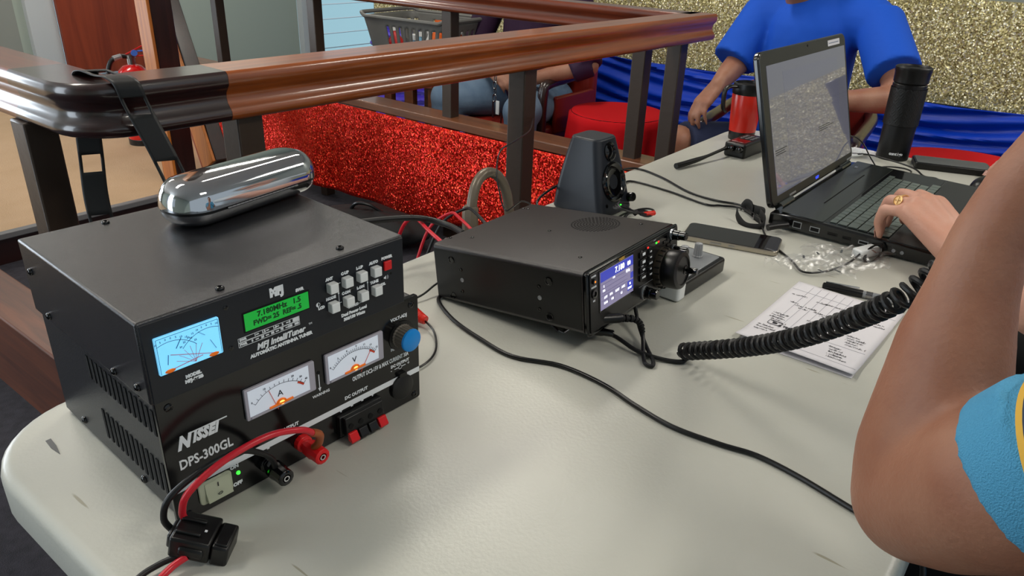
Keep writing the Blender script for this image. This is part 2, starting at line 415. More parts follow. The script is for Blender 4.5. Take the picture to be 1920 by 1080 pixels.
# one continuous body surface grown from tapered limbs
def flesh(name, caps, material, parent=None, voxel=0.006, it=6, balls=(), boxes=()):
    B = MB()
    for p0, r0, p1, r1 in caps:
        p0, p1 = Vector(p0), Vector(p1); B.cyl(p0, p1, r0, r1, 18) if (p1 - p0).length > 1e-4 else None
        B.ball(p0, r0, 18, 12); B.ball(p1, r1, 18, 12)
    for c, r in balls: B.ball(c, r, 20, 14)
    for fn in boxes: fn(B)
    bmesh.ops.recalc_face_normals(B.bm, faces=B.bm.faces[:])
    me = bpy.data.meshes.new(name); B.bm.to_mesh(me); B.bm.free()
    o = bpy.data.objects.new(name, me); COL.objects.link(o)
    q = o.modifiers.new('r', 'REMESH'); q.mode = 'VOXEL'; q.voxel_size = voxel
    q = o.modifiers.new('s', 'SMOOTH'); q.iterations = it; q.factor = 0.6
    bpy.context.view_layer.update()
    me2 = bpy.data.meshes.new_from_object(o.evaluated_get(bpy.context.evaluated_depsgraph_get()))
    bpy.data.objects.remove(o); me2.name = name
    me2.materials.clear()
    for mm in (material if isinstance(material, (list, tuple)) else [material]): me2.materials.append(X[mm])
    for p in me2.polygons: p.use_smooth = True
    ob = bpy.data.objects.new(name, me2); COL.objects.link(ob)
    if parent: ob.parent = parent
    return ob

def hand_caps(wrist, d, n, thumb, curls, k=1.0, spread=0.06, tcurl=0.5, tout=0.75, fat=1.0):
    """wrist point, direction d, back-of-hand normal n, thumb = +1/-1 side of (d x n); curls = per finger (mcp, pip, dip) in degrees"""
    W = Vector(wrist); d = Vector(d).normalized(); n = Vector(n); n = (n - d * n.dot(d)).normalized(); s = d.cross(n) * thumb
    C = [(W - d * 0.02 * k, 0.025 * k, W + d * 0.01 * k, 0.024 * k)]
    off = [0.030, 0.010, -0.010, -0.028]; ml = [0.082, 0.085, 0.080, 0.072]
    L = [(0.043, 0.026, 0.021), (0.047, 0.030, 0.022), (0.043, 0.028, 0.021), (0.034, 0.021, 0.019)]
    tips = []
    for i in range(4):
        K = W + d * ml[i] * k + s * off[i] * k + n * (0.004 if i in (1, 2) else 0.0) * k
        C.append((W + s * off[i] * 0.55 * k, 0.017 * k, K, 0.0125 * k * fat))
        if i < 3:
            K2 = W + d * ml[i + 1] * k * 0.93 + s * off[i + 1] * k; C.append((K - d * 0.012 * k, 0.0125 * k, K2, 0.0125 * k))
        dd = (d + s * (off[i] / 0.03) * spread).normalized(); nn = (n - dd * n.dot(dd)).normalized(); p = K; a = 0; rad = 0.0098 * k * fat * (0.86 if i == 3 else 1)
        for j in range(3):
            a += R(curls[i][j]); v = dd * math.cos(a) - nn * math.sin(a); q = p + v * L[i][j] * k; r2 = rad * (0.93 if j < 2 else 0.85)
            C.append((p, rad, q, r2)); p = q; rad = r2
        tips.append((p, v, (nn * math.cos(a) + dd * math.sin(a))))
    tb = W + d * 0.022 * k + s * 0.020 * k - n * 0.008 * k
    t1 = tb + (d * (1 - tout * 0.45) + s * tout - n * 0.35).normalized() * 0.042 * k
    t2 = t1 + (d * 1.0 + s * tout * 0.45 - n * tcurl).normalized() * 0.034 * k
    t3 = t2 + (d * 1.0 - s * 0.05 - n * tcurl * 1.2).normalized() * 0.026 * k
    C += [(tb, 0.018 * k, t1, 0.0125 * k), (t1, 0.0125 * k, t2, 0.0108 * k), (t2, 0.0108 * k, t3, 0.0088 * k), (tb, 0.016 * k, W + d * 0.06 * k + s * 0.02 * k - n * 0.006 * k, 0.012 * k)]
    return C, tips, s

def head_parts(c, face, k=1.0):
    """ellipsoids for a head centred at c looking along face (horizontal)"""
    c = Vector(c); f = Vector(face).normalized(); s = f.cross(Vector((0, 0, 1)))
    caps = [(c + Vector((0, 0, 0.03)) - f * 0.012, 0.082 * k, c + Vector((0, 0, 0.02)) + f * 0.02, 0.078 * k),
            (c + f * 0.035 + Vector((0, 0, -0.03)), 0.058 * k, c + f * 0.05 + Vector((0, 0, -0.085)), 0.034 * k),
            (c + f * 0.088 + Vector((0, 0, 0.015)), 0.010, c + f * 0.108 + Vector((0, 0, -0.022)), 0.014),
            (c + f * 0.083 + Vector((0, 0, -0.052)) + s * 0.02, 0.008, c + f * 0.083 + Vector((0, 0, -0.052)) - s * 0.02, 0.008),
            (c + s * 0.082 + Vector((0, 0, 0.02)), 0.012, c + s * 0.084 + Vector((0, 0, -0.025)), 0.010),
            (c - s * 0.082 + Vector((0, 0, 0.02)), 0.012, c - s * 0.084 + Vector((0, 0, -0.025)), 0.010),
            (c + f * 0.072 + Vector((0, 0, 0.042)) + s * 0.035, 0.012, c + f * 0.078 + Vector((0, 0, 0.042)) - s * 0.0, 0.011),
            (c + f * 0.072 + Vector((0, 0, 0.042)) - s * 0.035, 0.012, c + f * 0.078 + Vector((0, 0, 0.042)), 0.011)]
    return caps
def head_extras(c, face, parent, hair):
    c = Vector(c); f = Vector(face).normalized(); s = f.cross(Vector((0, 0, 1)))
    for q in (1, -1):
        e = MB(); e.ball(c + f * 0.079 + s * 0.03 * q + Vector((0, 0, 0.018)), 0.0125, 12, 8); ey = e.obj('eye', 'white_pl', parent); e = MB(); e.ball(c + f * 0.0865 + s * 0.03 * q + Vector((0, 0, 0.018)), 0.0058, 10, 6); e.obj('iris', 'dark_ink', ey)
    e = MB(); e.tube([c + f * 0.089 + s * 0.024 + Vector((0, 0, -0.053)), c + f * 0.0935 + Vector((0, 0, -0.052)), c + f * 0.089 - s * 0.024 + Vector((0, 0, -0.053))], 0.0035, 6, flat=0.8); e.obj('lips', 'nail', parent)
    flesh('hair', [(c + Vector((0, 0, 0.055)) - f * 0.03, 0.082, c + Vector((0, 0, 0.075)) + f * 0.012, 0.066), (c - f * 0.045 + Vector((0, 0, 0.03)), 0.075, c - f * 0.05 + Vector((0, 0, -0.03)), 0.06)], hair, parent, 0.008, 3)

# ================================================================== THE SETTING
STG = 0.12
B = MB(); B.box(-3.2, 7, -2.6, 3.2, -0.05, 0); B.box(2.30, 7, 3.2, 6.5, -0.05, 0); struct(B.obj('floor', 'carpet'))
B = MB(); B.box(-3.2, 2.26, 3.225, 6.5, 0, STG); struct(B.obj('floor_raised', 'tan'))
B = MB(); B.box(-3.2, 2.26, 3.19, 3.222, STG - 0.02, STG + 0.006); struct(B.obj('trim_1', 'nosing', bevel=0.004))
B = MB(); B.box(-3.2, 2.26, 3.20, 3.222, 0, STG - 0.021); struct(B.obj('trim_2', 'wood_dark'))
B = MB(); B.box(-3.2, 7, -2.6, 6.6, CEIL, CEIL + 0.1); struct(B.obj('ceiling', 'ceiling'))
B = MB(); B.box(3.24, 4.87, 6.5, 6.62, 0, CEIL); B.box(2.36, 2.45, 6.5, 6.62, 0, CEIL); B.box(4.87, 7, 6.5, 6.62, 2.2, CEIL); B.box(6.6, 7, 6.5, 6.62, 0, 2.2)
struct(B.obj('wall_back', 'wall_green'))
B = MB(); B.box(-3.2, -1.85, 6.5, 6.62, 0, CEIL); B.box(0.35, 2.36, 6.5, 6.62, 0, CEIL); B.box(-1.85, 0.35, 6.5, 6.62, 2.25, CEIL); struct(B.obj('wall_back_left', 'wall_grey'))
B = MB()
for x in (-1.85, -0.79, 0.27): B.box(x, x + 0.08, 6.48, 6.6, STG, 2.25)
B.box(-1.85, 0.35, 6.48, 6.6, 2.17, 2.25); gd = struct(B.obj('door_2', 'wall_white'))
B = MB(); B.box(-1.85, 0.35, 6.53, 6.536, STG, 2.2); B.obj('pane', 'glass', gd)
B = MB(); B.box(2.42, 2.62, 6.44, 6.5, 0, 2.2); struct(B.obj('trim_3', 'wall_white', bevel=0.004))
B = MB(); B.box(4.87, 5.10, 6.42, 6.5, 0, 2.2); B.box(4.93, 5.04, 6.40, 6.42, 0, 2.2); struct(B.obj('trim_4', 'wall_white', bevel=0.004))
d = MB(); d.box(2.62, 3.26, 6.40, 6.44, 0.1, 2.15); dr = struct(d.obj('door_1', 'door_red', bevel=0.003))
h = MB(); h.cyl((3.18, 6.40, 1.05), (3.18, 6.35, 1.05), 0.012); h.ball((3.18, 6.33, 1.05), 0.028); h.obj('door_handle', 'steel', dr)
# long wall on the right: grey paint above, sequin cloth panel standing against it
B = MB(); B.box(3.66, 3.80, -2.6, 4.05, 0, CEIL); struct(B.obj('wall_right', 'wall_grey'))
# left wall with its window
B = MB()
B.box(-3.2, -3.08, -2.6, 1.2, 0, CEIL); B.box(-3.2, -3.08, 4.0, 6.5, 0, CEIL); B.box(-3.2, -3.08, 1.2, 4.0, 0, 0.8); B.box(-3.2, -3.08, 1.2, 4.0, 2.3, CEIL)
struct(B.obj('wall_left', 'wall_green'))
B = MB()
for y0 in (1.2, 2.56, 3.92): B.box(-3.18, -3.1, y0, y0 + 0.08, 0.8, 2.3)
B.box(-3.18, -3.1, 1.2, 4.0, 0.8, 0.88); B.box(-3.18, -3.1, 1.2, 4.0, 2.22, 2.3)
wf = struct(B.obj('window_1', 'wall_white'))
B = MB(); B.box(-3.143, -3.137, 1.2, 4.0, 0.8, 2.3); B.obj('pane', 'glass', wf)

# outside: neighbouring weatherboard house seen through the opening
hs = thing('weatherboard_house', 'pale blue weatherboard house wall seen outside through the doorway', 'house', (6.5, 9.2, 0))
B = MB()
for k in range(22): B.prism([(0, k * 0.2 - 1.2), (-0.03, k * 0.2 - 1.2), (-0.005, k * 0.2 - 1.0), (0, k * 0.2 - 1.0)], -3.5, 4.5, 'yz') if 0 else B.box(-3.5, 4.5, -0.03 + 0.0, 0.02, k * 0.2 - 2.2, k * 0.2 - 2.2 + 0.185)
B.obj('weatherboards', 'board_blue', hs)
B = MB(); B.box(-3.6, 4.6, -0.12, 0.0, 1.02, 1.14); B.obj('fascia', 'pink', hs)
B = MB(); B.box(-3.5, 4.5, -0.05, 0.0, 1.14, 3.0); B.obj('upper_wall', 'wall_white', hs)
tag(MB().box(-2, 14, 6.7, 14, -1.3, -1.2).obj('ground', 'nosing'), kind='structure')

# ceiling lights
c0 = None
for i, (x, y) in enumerate(LIGHTS):
    if c0 is None:
        c0 = thing('ceiling_light', 'x', 'ceiling light', (x, y, CEIL), group='ceiling lights'); c = c0
        B = MB(); B.box(-0.55, 0.55, -0.2, 0.2, -0.05, 0.0); B.obj('frame', 'white_pl', c, 0.006)
        B = MB(); B.box(-0.48, 0.48, -0.14, 0.14, -0.062, -0.0505); B.obj('diffuser', 'lamp', c, 0.004)
    else: c = dup(c0, (x, y, CEIL))
    c['label'] = 'white rectangular ceiling light fitting with glowing diffuser'

# ================================================================== RAILING
H0, H1 = 0.95, 1.03
def railprof():
    h = [(0.040, H1), (0.0445, H1 - 0.004), (0.046, H1 - 0.012), (0.0455, H1 - 0.021), (0.041, H1 - 0.027), (0.035, H1 - 0.034), (0.033, H1 - 0.043), (0.035, H1 - 0.051), (0.041, H1 - 0.058), (0.045, H1 - 0.064), (0.0455, H1 - 0.071), (0.042, H1 - 0.077), (0.036, H1 - 0.08)]
    return [(o, z) for o, z in h] + [(-o, z) for o, z in reversed(h)]
PR = railprof()
rail = thing('wooden_railing', 'varnished wooden railing with dark posts enclosing the red sequin cloth behind the table', 'railing', (0, 0, 0))
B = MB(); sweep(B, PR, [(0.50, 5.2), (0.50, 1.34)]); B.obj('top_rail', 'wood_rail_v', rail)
arc = [(0.50 + 0.05 - 0.05 * math.cos(R(a)), 1.168 + 0.05 - 0.05 * math.sin(R(a)) - 0.003) for a in range(0, 91, 10)]
B = MB(); sweep(B, PR, [(0.50, 1.34)] + arc + [(0.692, 1.158)]); B.obj('rail_corner', 'wood_dark', rail)['label'] = 'dark mahogany corner section'
B = MB(); sweep(B, PR, [(0.692, 1.158), (2.393, 1.093)]); B.obj('top_rail', 'wood_rail', rail)
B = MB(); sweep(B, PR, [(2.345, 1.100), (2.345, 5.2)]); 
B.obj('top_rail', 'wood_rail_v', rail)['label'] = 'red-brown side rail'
def post(x, y, z0=0.0, s=0.05, z1=H0 + 0.002):
    p = MB(); p.box(x - s / 2, x + s / 2, y - s / 2, y + s / 2, z0, z1); return p.obj('post', 'post', rail, 0.003)
for x, y in ((0.736, 1.16), (1.492, 1.13)): post(x, y)
post(2.296, 1.125)
for y in (1.27, 2.14, 2.985, 3.78): post(2.335, y, 0)
for y in (1.335, 2.6, 3.9): post(0.475, y, 0 if y < 3 else STG)
# mid boards that carry the posts
B = MB(); B.box(2.275, 2.395, 1.155, 4.2, 0.50, 0.535); B.obj('curb_board', 'wood_curb', rail, 0.004)
B = MB(); B.box(0.438, 0.535, 1.12, 3.15, 0.30, 0.50); B.obj('curb_board', 'wood_curb_red', rail, 0.004)

# red sequin cloth hanging from the side board
def zb(v):
    P = [(1.1, 0.23), (1.5, 0.19), (1.85, 0.13), (2.1, 0.085), (2.36, 0.06), (2.89, 0.07), (3.3, 0.10), (3.7, 0.15), (4.2, 0.2)]
    for (a, x), (b, y) in zip(P, P[1:]):
        if v <= b: t = (v - a) / (b - a); t = t * t * (3 - 2 * t); return x + (y - x) * t
    return 0.2
def sk(i, j):
    v = 1.165 + i * 2.95; z0 = zb(v); z = 0.502 + (z0 - 0.502) * j
    d = 0.012 * math.sin(v * 9) * j + 0.008 * math.sin(v * 23 + 2) * j + 0.02 * math.sin(v * 3.1 + j * 3) * j
    return (2.262 - d - 0.01 * j, v, z)
B = MB(); B.grid(sk, 160, 24); tag(B.obj('sequin_cloth', 'glit_red', solid=0.003), 'sparkling red sequin cloth hanging below the side board of the railing', 'cloth')

# black plastic strap with square holes looped over the railing corner
def strap(pts, name, parent, wdt=0.036, n=1):
    P = catmull([Vector(p) for p in pts], 10); L = [0]
    for a, b in zip(P, P[1:]): L.append(L[-1] + (b - a).length)
    B = MB(); wv = Vector((0.86, -0.42, 0.0)).normalized(); pitch = 0.098
    def rowat(i): return [B._v(P[i] + wv * o) for o in (-wdt / 2, -wdt / 2 + 0.005, wdt / 2 - 0.005, wdt / 2)]
    rows = [rowat(i) for i in range(len(P))]
    for i in range(len(P) - 1):
        hole = (L[i] % pitch) < 0.030
        for k in range(3):
            if hole and k == 1: continue
            B._f([rows[i][k], rows[i][k + 1], rows[i + 1][k + 1], rows[i + 1][k]])
    return B.obj(name, 'rubber', parent, solid=0.0022)
st = thing('plastic_strap', 'black plastic ladder strap looped over the dark railing corner', 'strap', (0, 0, 0))
strap([(0.560, 1.03, 0.80), (0.553, 1.045, 0.86), (0.543, 1.07, 0.93), (0.531, 1.10, 1.0), (0.526, 1.108, 1.030), (0.524, 1.128, 1.0385), (0.523, 1.16, 1.0375), (0.522, 1.205, 1.0385), (0.521, 1.228, 1.025), (0.515, 1.234, 0.97), (0.508, 1.232, 0.90), (0.500, 1.225, 0.83), (0.495, 1.2, 0.74)], 'strap_loop', st)

# ================================================================== TABLE
TX0, TX1, TY0, TY1 = 0.150, 2.03, 0.02, 0.785
tb = thing('folding_table', 'long off-white plastic folding table carrying the radio gear', 'table', (0, 0, 0))
B = MB()
def ring(ins, z): return [B._v((x, y, z)) for x, y in rrect(TX0 + ins, TX1 - ins, TY0 + ins, TY1 - ins, max(0.1 - ins, 0.02), 10)]
rs = [ring(0.03, TT - 0.045), ring(0.0, TT - 0.045), ring(0.0, TT - 0.012), ring(0.002, TT - 0.005), ring(0.006, TT - 0.001), ring(0.012, TT)]
for a, b in zip(rs, rs[1:]):
    for i in range(len(a)): B._f([a[i], a[(i + 1) % len(a)], b[(i + 1) % len(a)], b[i]])
B._f(rs[-1]); B._f(rs[0][::-1]); B.obj('table_top', 'table', tb)
# scuffs and stuck marks on the top
B = MB()
B.prism([(0.200, 0.722), (0.205, 0.722), (0.2035, 0.706), (0.2000, 0.690), (0.1985, 0.706)], TT + 0.0001, TT + 0.0006); B.obj('chip_mark', 'table_dark', tb)
for x in (0.36, 1.83):
    B = MB()
    for y in (0.13, 0.67): B.tube([(x, y, TT - 0.05), (x, y, 0.02)], 0.014, 10)
    B.tube([(x, 0.13, 0.12), (x, 0.67, 0.12)], 0.012, 10); B.tube([(x, 0.13, TT - 0.055), (x, 0.67, TT - 0.055)], 0.012, 10)
    B.obj('leg_frame', 'table_dark', tb)

def screws(name, pts, parent, r=0.0032, h=0.0022, axis='y', m='black_gloss', sgn=-1):
    for p in pts:
        B = MB(); a = {'y': (0, sgn, 0), 'x': (sgn, 0, 0), 'z': (0, 0, sgn)}[axis]
        B.lathe([(r, 0), (r, h * 0.5), (r * 0.8, h * 0.85), (r * 0.45, h), (r * 0.4, h * 0.6), (0, h * 0.6)], 14, p, a)
        B.obj(name, m, parent)

# ================================================================== POWER SUPPLY  (local: x right, y back, z up)
PW, PD, PH = 0.277, 0.244, 0.125
ps = thing('power_supply', 'black bench power supply with two needle meters and a blue-capped knob, under the tuner', 'power supply', (0.2204, 0.5159, TT + 0.001), (0, 0, R(-2.9)))
B = MB(); B.box(0.004, PW - 0.004, 0.004, PD, 0.002, PH - 0.001)
cs = B.obj('case', 'black_metal', ps, 0.0025)
# vent slots, cut as dark recessed slits with raised rims
for row, (z0, z1) in enumerate(((0.083, 0.108), (0.022, 0.054))):
    B = MB()
    for k in range(14 if row == 0 else 13):
        y = 0.018 + 0.0096 * k
        B.box(0.0033, 0.0045, y - 0.0021, y + 0.0021, z0, z1)
    B.obj('vent_slots', 'hole', cs)
screws('screw', [(0.0042, 0.031, 0.118), (0.0042, 0.191, 0.0137), (0.0042, 0.065, 0.0114)], ps, 0.004, 0.003, 'x')
for x in (0.03, 0.247):
    for y in (0.03, 0.21):
        B = MB(); B.lathe([(0.009, 0), (0.008, 0.004)], 16, (x, y, -0.001)); B.obj('foot', 'rubber', ps)
B = MB(); B.prism(rrect(0, PW, 0.0, PH, 0.003), 0.0, 0.0045, 'xz'); fp = B.obj('front_panel', 'panel_black', ps, 0.0006)
B = MB(); B.box(0.0005, PW - 0.0005, -0.0004, 0.0, 0.0325, 0.0385); B.obj('white_stripe', 'white_ink', fp)
B = MB(); T = lambda *a, **k: B.text(*a, **k, y=-0.0002)
T('N', 0.0165, 0.078, 0.0165, shear=0.35, bold=0.0011, sx=0.8)
T('ISSEI', 0.0245, 0.0785, 0.0128, align='LEFT', shear=0.35, bold=0.0009, sx=0.78, spacing=1.15)
B.box(0.022, 0.0565, -0.0004, 0, 0.0842, 0.0852)
B.obj('logo_lettering', 'white_ink', fp); B = MB()
T('DPS-300GL', 0.010, 0.0575, 0.0130, align='LEFT', sx=0.78, bold=0.0003)
B.obj('model_lettering', 'white_ink', fp); B = MB()
T('POWER', 0.0352, 0.0432, 0.0052, bold=0.0002); T('ON', 0.0562, 0.0305, 0.0050, bold=0.0003); T('OFF', 0.0572, 0.0115, 0.0050, bold=0.0003)
T('DC OUTPUT', 0.110, 0.0428, 0.0050, bold=0.0002); T('DC OUTPUT', 0.1921, 0.0437, 0.0050, bold=0.0002)
T('DC OUTPUT', 0.2500, 0.0535, 0.0044, bold=0.0002)
T('OUTPUT DC2-15V & MAX CURRENT 30A', 0.1885, 0.0610, 0.0066, align='LEFT', sx=0.61, bold=0.0002)
T('VOLT-ADJ', 0.2505, 0.1072, 0.0048, bold=0.0002); T('MIN', 0.2425, 0.0735, 0.0044, bold=0.0002); T('MAX', 0.268, 0.0755, 0.0044, bold=0.0002)
T('WARNING', 0.1515, 0.0622, 0.0040, bold=0.0001)
B.box(0.1500, 0.1508, -0.0004, 0, 0.068, 0.084); B.prism([(0.1488, 0.0695), (0.1504, 0.0655), (0.1520, 0.0695)], -0.0004, 0, 'xz')
for x, s_ in ((0.1723, '+'), (0.1858, '-'), (0.1989, '-'), (0.2120, '+'), (0.0905, '-'), (0.125, '+')): T(s_, x, 0.0325, 0.0075, bold=0.0004)
B.box(0.2425, 0.2475, -0.0004, 0, 0.0488, 0.0494); B.box(0.2525, 0.2575, -0.0004, 0, 0.0488, 0.0494); B.tube([(0.25 + 0.0022 * math.cos(a), -0.0003, 0.0490 + 0.0022 * math.sin(a)) for a in [k * PI / 6 for k in range(13)]], 0.0003, 4, sub=1)
T('-', 0.238, 0.0492, 0.006); T('+', 0.2615, 0.0492, 0.006)
B.obj('lettering', 'white_ink', fp)
B = MB(); B.cyl((0.1504, -0.0004, 0.0862), (0.1504, 0.0, 0.0862), 0.0018, n=12); B.obj('warning_hole', 'hole', fp)
screws('panel_screw', [(0.0104, 0, 0.1158), (0.0106, 0, 0.0065), (0.2689, 0, 0.0065), (0.2673, 0, 0.116)], fp, 0.0036, 0.0014, 'y')

def needle_meter(x0, x1, z0, z1, unit, needle, labels, lab):
    mt = MB(); w_ = x1 - x0
    mt.prism(rrect(x0, x1, z0, z1, 0.0015, 3), -0.0030, 0.0, 'xz'); f = mt.obj('meter', 'frame_lilac', ps, 0.0006); f['label'] = lab
    a = MB(); a.box(x0 + 0.003, x1 - 0.007, -0.0034, -0.0028, z0 + 0.0035, z1 - 0.002); a.obj('dial_face', 'meter_white', f)
    cx, cz, r0 = (x0 + x1) / 2 - 0.002, z0 - 0.012, 0.036
    a = MB(); pts = [(cx + r0 * 1.0 * math.sin(R(t)), -0.0037, cz + r0 * math.cos(R(t))) for t in range(-44, 45, 4)]
    a.tube(pts, 0.00022, 4, sub=1)
    for k in range(13 if unit == 'A' else 26):
        t = R(-44 + 88 * k / (12 if unit == 'A' else 25)); l = 0.0028
        a.box(-0.00014, 0.00014, -0.0038, -0.0035, 0, l, Matrix.Translation((cx + r0 * math.sin(t), 0, cz + r0 * math.cos(t))) @ Matrix.Rotation(t, 4, 'Y'))
    a.text(unit, cx + 0.0, z0 + 0.0145, 0.0085, y=-0.0037)
    for t, s_ in labels: a.text(s_, cx + (r0 + 0.0045) * math.sin(R(t)), cz + (r0 + 0.0045) * math.cos(R(t)), 0.0028, y=-0.0037)
    a.obj('dial_marks', 'dark_ink', f)
    a = MB(); t = R(needle)
    a.box(-0.00022, 0.00022, -0.0041, -0.0038, 0.012, r0, Matrix.Translation((cx, 0, cz)) @ Matrix.Rotation(t, 4, 'Y'))
    for tt in range(34, 46, 3): a.box(-0.0011, 0.0011, -0.0040, -0.0036, 0.0, 0.0018, Matrix.Translation((cx + (r0 - 0.002) * math.sin(R(tt)), 0, cz + (r0 - 0.002) * math.cos(R(tt)))) @ Matrix.Rotation(R(tt), 4, 'Y'))
    a.obj('needle', 'red_ink', f)
    a = MB(); a.tube([(cx + 0.0045 * math.cos(R(q)), -0.0042, z0 + 0.0042 + 0.0042 * math.sin(R(q))) for q in range(0, 181, 20)], 0.0012, 6, sub=1)
    a.tube([(cx - 0.012, -0.0042, z0 + 0.0042), (cx + 0.012, -0.0042, z0 + 0.0046)], 0.0011, 6); a.obj('movement_coil', 'brass', f)
    a = MB(); a.ball((cx + 0.001, -0.0040, z0 + 0.0045), (0.0028, 0.0008, 0.0020), 10, 6); a.obj('meter_lamp', 'lamp_warm', f)
    a = MB(); a.box(x0 + 0.004, x1 - 0.008, -0.0042, -0.0036, z0 + 0.0012, z0 + 0.0032); a.obj('lower_trim', 'frame_lilac', f)
needle_meter(0.073, 0.145, 0.0712, 0.1028, 'A', -18, [(-44, '0'), (-22, '10'), (20, '20'), (33, '30'), (43, '40')], 'meter marked A')
needle_meter(0.157, 0.227, 0.0704, 0.1024, 'V', 34, [(-44, '0'), (-28, '3'), (-12, '6'), (4, '9'), (18, '11'), (30, '13'), (43, '15')], 'meter marked V')
kn = MB(); kn.lathe([(0.0135, 0), (0.013, 0.002), (0.0122, 0.003), (0.0122, 0.0145)], 48, (0.2531, 0.0, 0.0857), (0, -1, 0), knurl=0.05); kn_o = kn.obj('voltage_knob', 'knurl', ps, angle=20)
kn = MB(); kn.lathe([(0.0125, 0.0145), (0.0120, 0.0165), (0.0105, 0.0175), (0, 0.0175)], 32, (0.2531, 0, 0.0857), (0, -1, 0)); kn.obj('knob_cap', 'blue_cap', kn_o)
kn = MB(); kn.lathe([(0.0165, 0), (0.0165, 0.001), (0.014, 0.0012)], 32, (0.2531, 0, 0.0857), (0, -1, 0)); kn.obj('knob_collar', 'black', kn_o)
# rocker switch
B = MB(); B.prism(rrect(0.0210, 0.0520, 0.0085, 0.0315, 0.004, 5), -0.0022, 0, 'xz'); sw = B.obj('power_switch', 'cream_pl', ps, 0.0008)
B = MB(); B.prism([(-0.0022, 0.0110), (-0.0022, 0.0290), (-0.0026, 0.0290), (-0.0034, 0.020), (-0.0065, 0.0110)], 0.0265, 0.0495, 'yz'); B.obj('rocker', 'cream_pl', sw, 0.0004)
B = MB(); B.text('I', 0.038, 0.0245, 0.0060, y=-0.0038, bold=0.0001); B.text('O', 0.038, 0.0168, 0.0060, T=Matrix.Translation((0.038, -0.0060, 0.0162)) @ Matrix.Rotation(R(90 + 20), 4, 'X')); B.obj('switch_marks', 'dark_ink', sw)
B = MB(); B.ball((0.0590, 0, 0.0226), (0.0019, 0.002, 0.0019), 12, 8); B.obj('indicator_lamp', 'led_green', ps)
# binding posts
def bpost(x, z, m, lab):
    B = MB(); B.lathe([(0.0085, 0), (0.0085, 0.006), (0.0062, 0.007), (0.0062, 0.012), (0.0082, 0.0125), (0.0088, 0.020), (0.0080, 0.0235), (0.0080, 0.0335), (0.0060, 0.0345), (0.0040, 0.0345), (0.0040, 0.030), (0, 0.030)], 12, (x, 0, z), (0, -1, 0)); o = B.obj('binding_post', m, ps, 0.0004, angle=25); o['label'] = lab
    B = MB(); B.lathe([(0.0030, 0.0305), (0.0030, 0.0345), (0.0018, 0.0345), (0.0018, 0.031)], 12, (x, 0, z), (0, -1, 0), cap=False); B.obj('contact', 'chrome', o)
bpost(0.0860, 0.0190, 'black_gloss', 'black binding post'); bpost(0.1250, 0.0205, 'red_pl', 'red binding post')
# push terminals
B = MB(); B.box(0.166, 0.2190, -0.006, 0, 0.006, 0.029); B.prism([(-0.006, 0.008), (-0.006, 0.029), (-0.011, 0.0285), (-0.0135, 0.008)], 0.169, 0.2160, 'yz'); tm = B.obj('push_terminals', 'black', ps, 0.0008)
for k in range(4):
    x = 0.1745 + 0.0122 * k
    B = MB(); B.cyl((x, -0.0128, 0.0185), (x, -0.0105, 0.0185), 0.0030, n=14); B.obj('terminal_hole', 'hole', tm)
    B = MB(); B.prism([(-0.0120, 0.0125), (-0.0150, 0.0128), (-0.0195, 0.0055), (-0.0190, 0.0030), (-0.0130, 0.0040)], x - 0.0050, x + 0.0050, 'yz'); B.obj('lever', 'red_pl' if k in (0, 3) else 'black', tm, 0.0005)
# covered accessory socket
B = MB(); B.lathe([(0.0145, 0), (0.0145, 0.003), (0.0125, 0.0045), (0, 0.0050)], 36, (0.2508, 0, 0.0245), (0, -1, 0)); B.prism(rrect(0.246, 0.256, 0.038, 0.0425, 0.0015, 3), -0.004, 0, 'xz'); B.obj('socket_cover', 'rubber', ps)

# ================================================================== ANTENNA TUNER
TW, TD, TH = 0.254, 0.231, 0.071
ZT = TT + 0.001 + PH + 0.0075
tu = thing('antenna_tuner', 'black antenna tuner with green display and white push buttons, on top of the power supply', 'antenna tuner', (0.2117, 0.5001, ZT), (0, 0, R(-3.0)))
B = MB(); B.box(0, TW, 0.001, TD, 0, TH); cs = B.obj('cover', 'tuner_top', tu, 0.0022, 3)
for x in (0.03, 0.224):
    for y in (0.035, 0.2):
        B = MB(); B.lathe([(0.008, 0), (0.0075, 0.0065)], 16, (x, y, -0.0065)); B.obj('foot', 'rubber', tu)
screws('screw', [(0.072, 0.218, TH), (0.073, 0.0125, TH), (0.191, 0.0145, TH), (0.186, 0.218, TH)], tu, 0.0036, 0.0024, 'z', sgn=1)
screws('side_screw', [(0, 0.192, 0.0075), (0, 0.060, 0.0065), (0, 0.0178, 0.0105), (0, 0.212, 0.045)], tu, 0.0034, 0.0028, 'x')
B = MB(); B.box(0.0022, TW - 0.0022, -0.0006, 0.002, 0.0015, TH - 0.0022); fp = B.obj('front_panel', 'panel_navy', tu, 0.0004)
screws('panel_screw', [(0.0689, -0.0006, 0.0603), (0.0685, -0.0006, 0.0241), (0.1904, -0.0006, 0.037)], fp, 0.0021, 0.0005, 'y')
Y = -0.0008
B = MB(); T = lambda *a, **k: B.text(*a, **k, y=Y)
T('MFJ', 0.1143, 0.0592, 0.0098, bold=0.0009, sx=0.86); B.obj('logo_lettering', 'white_ink', fp); B = MB()
T('SWR', 0.1360, 0.0538, 0.0036, bold=0.0003)
T('MODEL', 0.0352, 0.0145, 0.0038, bold=0.0003); T('MFJ-993B', 0.0352, 0.0103, 0.0038, bold=0.0003)
T('MFJ IntelliTuner', 0.1140, 0.0155, 0.0077, shear=0.25, bold=0.0003, sx=0.94); T('TM', 0.1435, 0.0182, 0.0026)
T('AUTOMATIC ANTENNA TUNER', 0.1142, 0.0092, 0.0042, bold=0.0003)
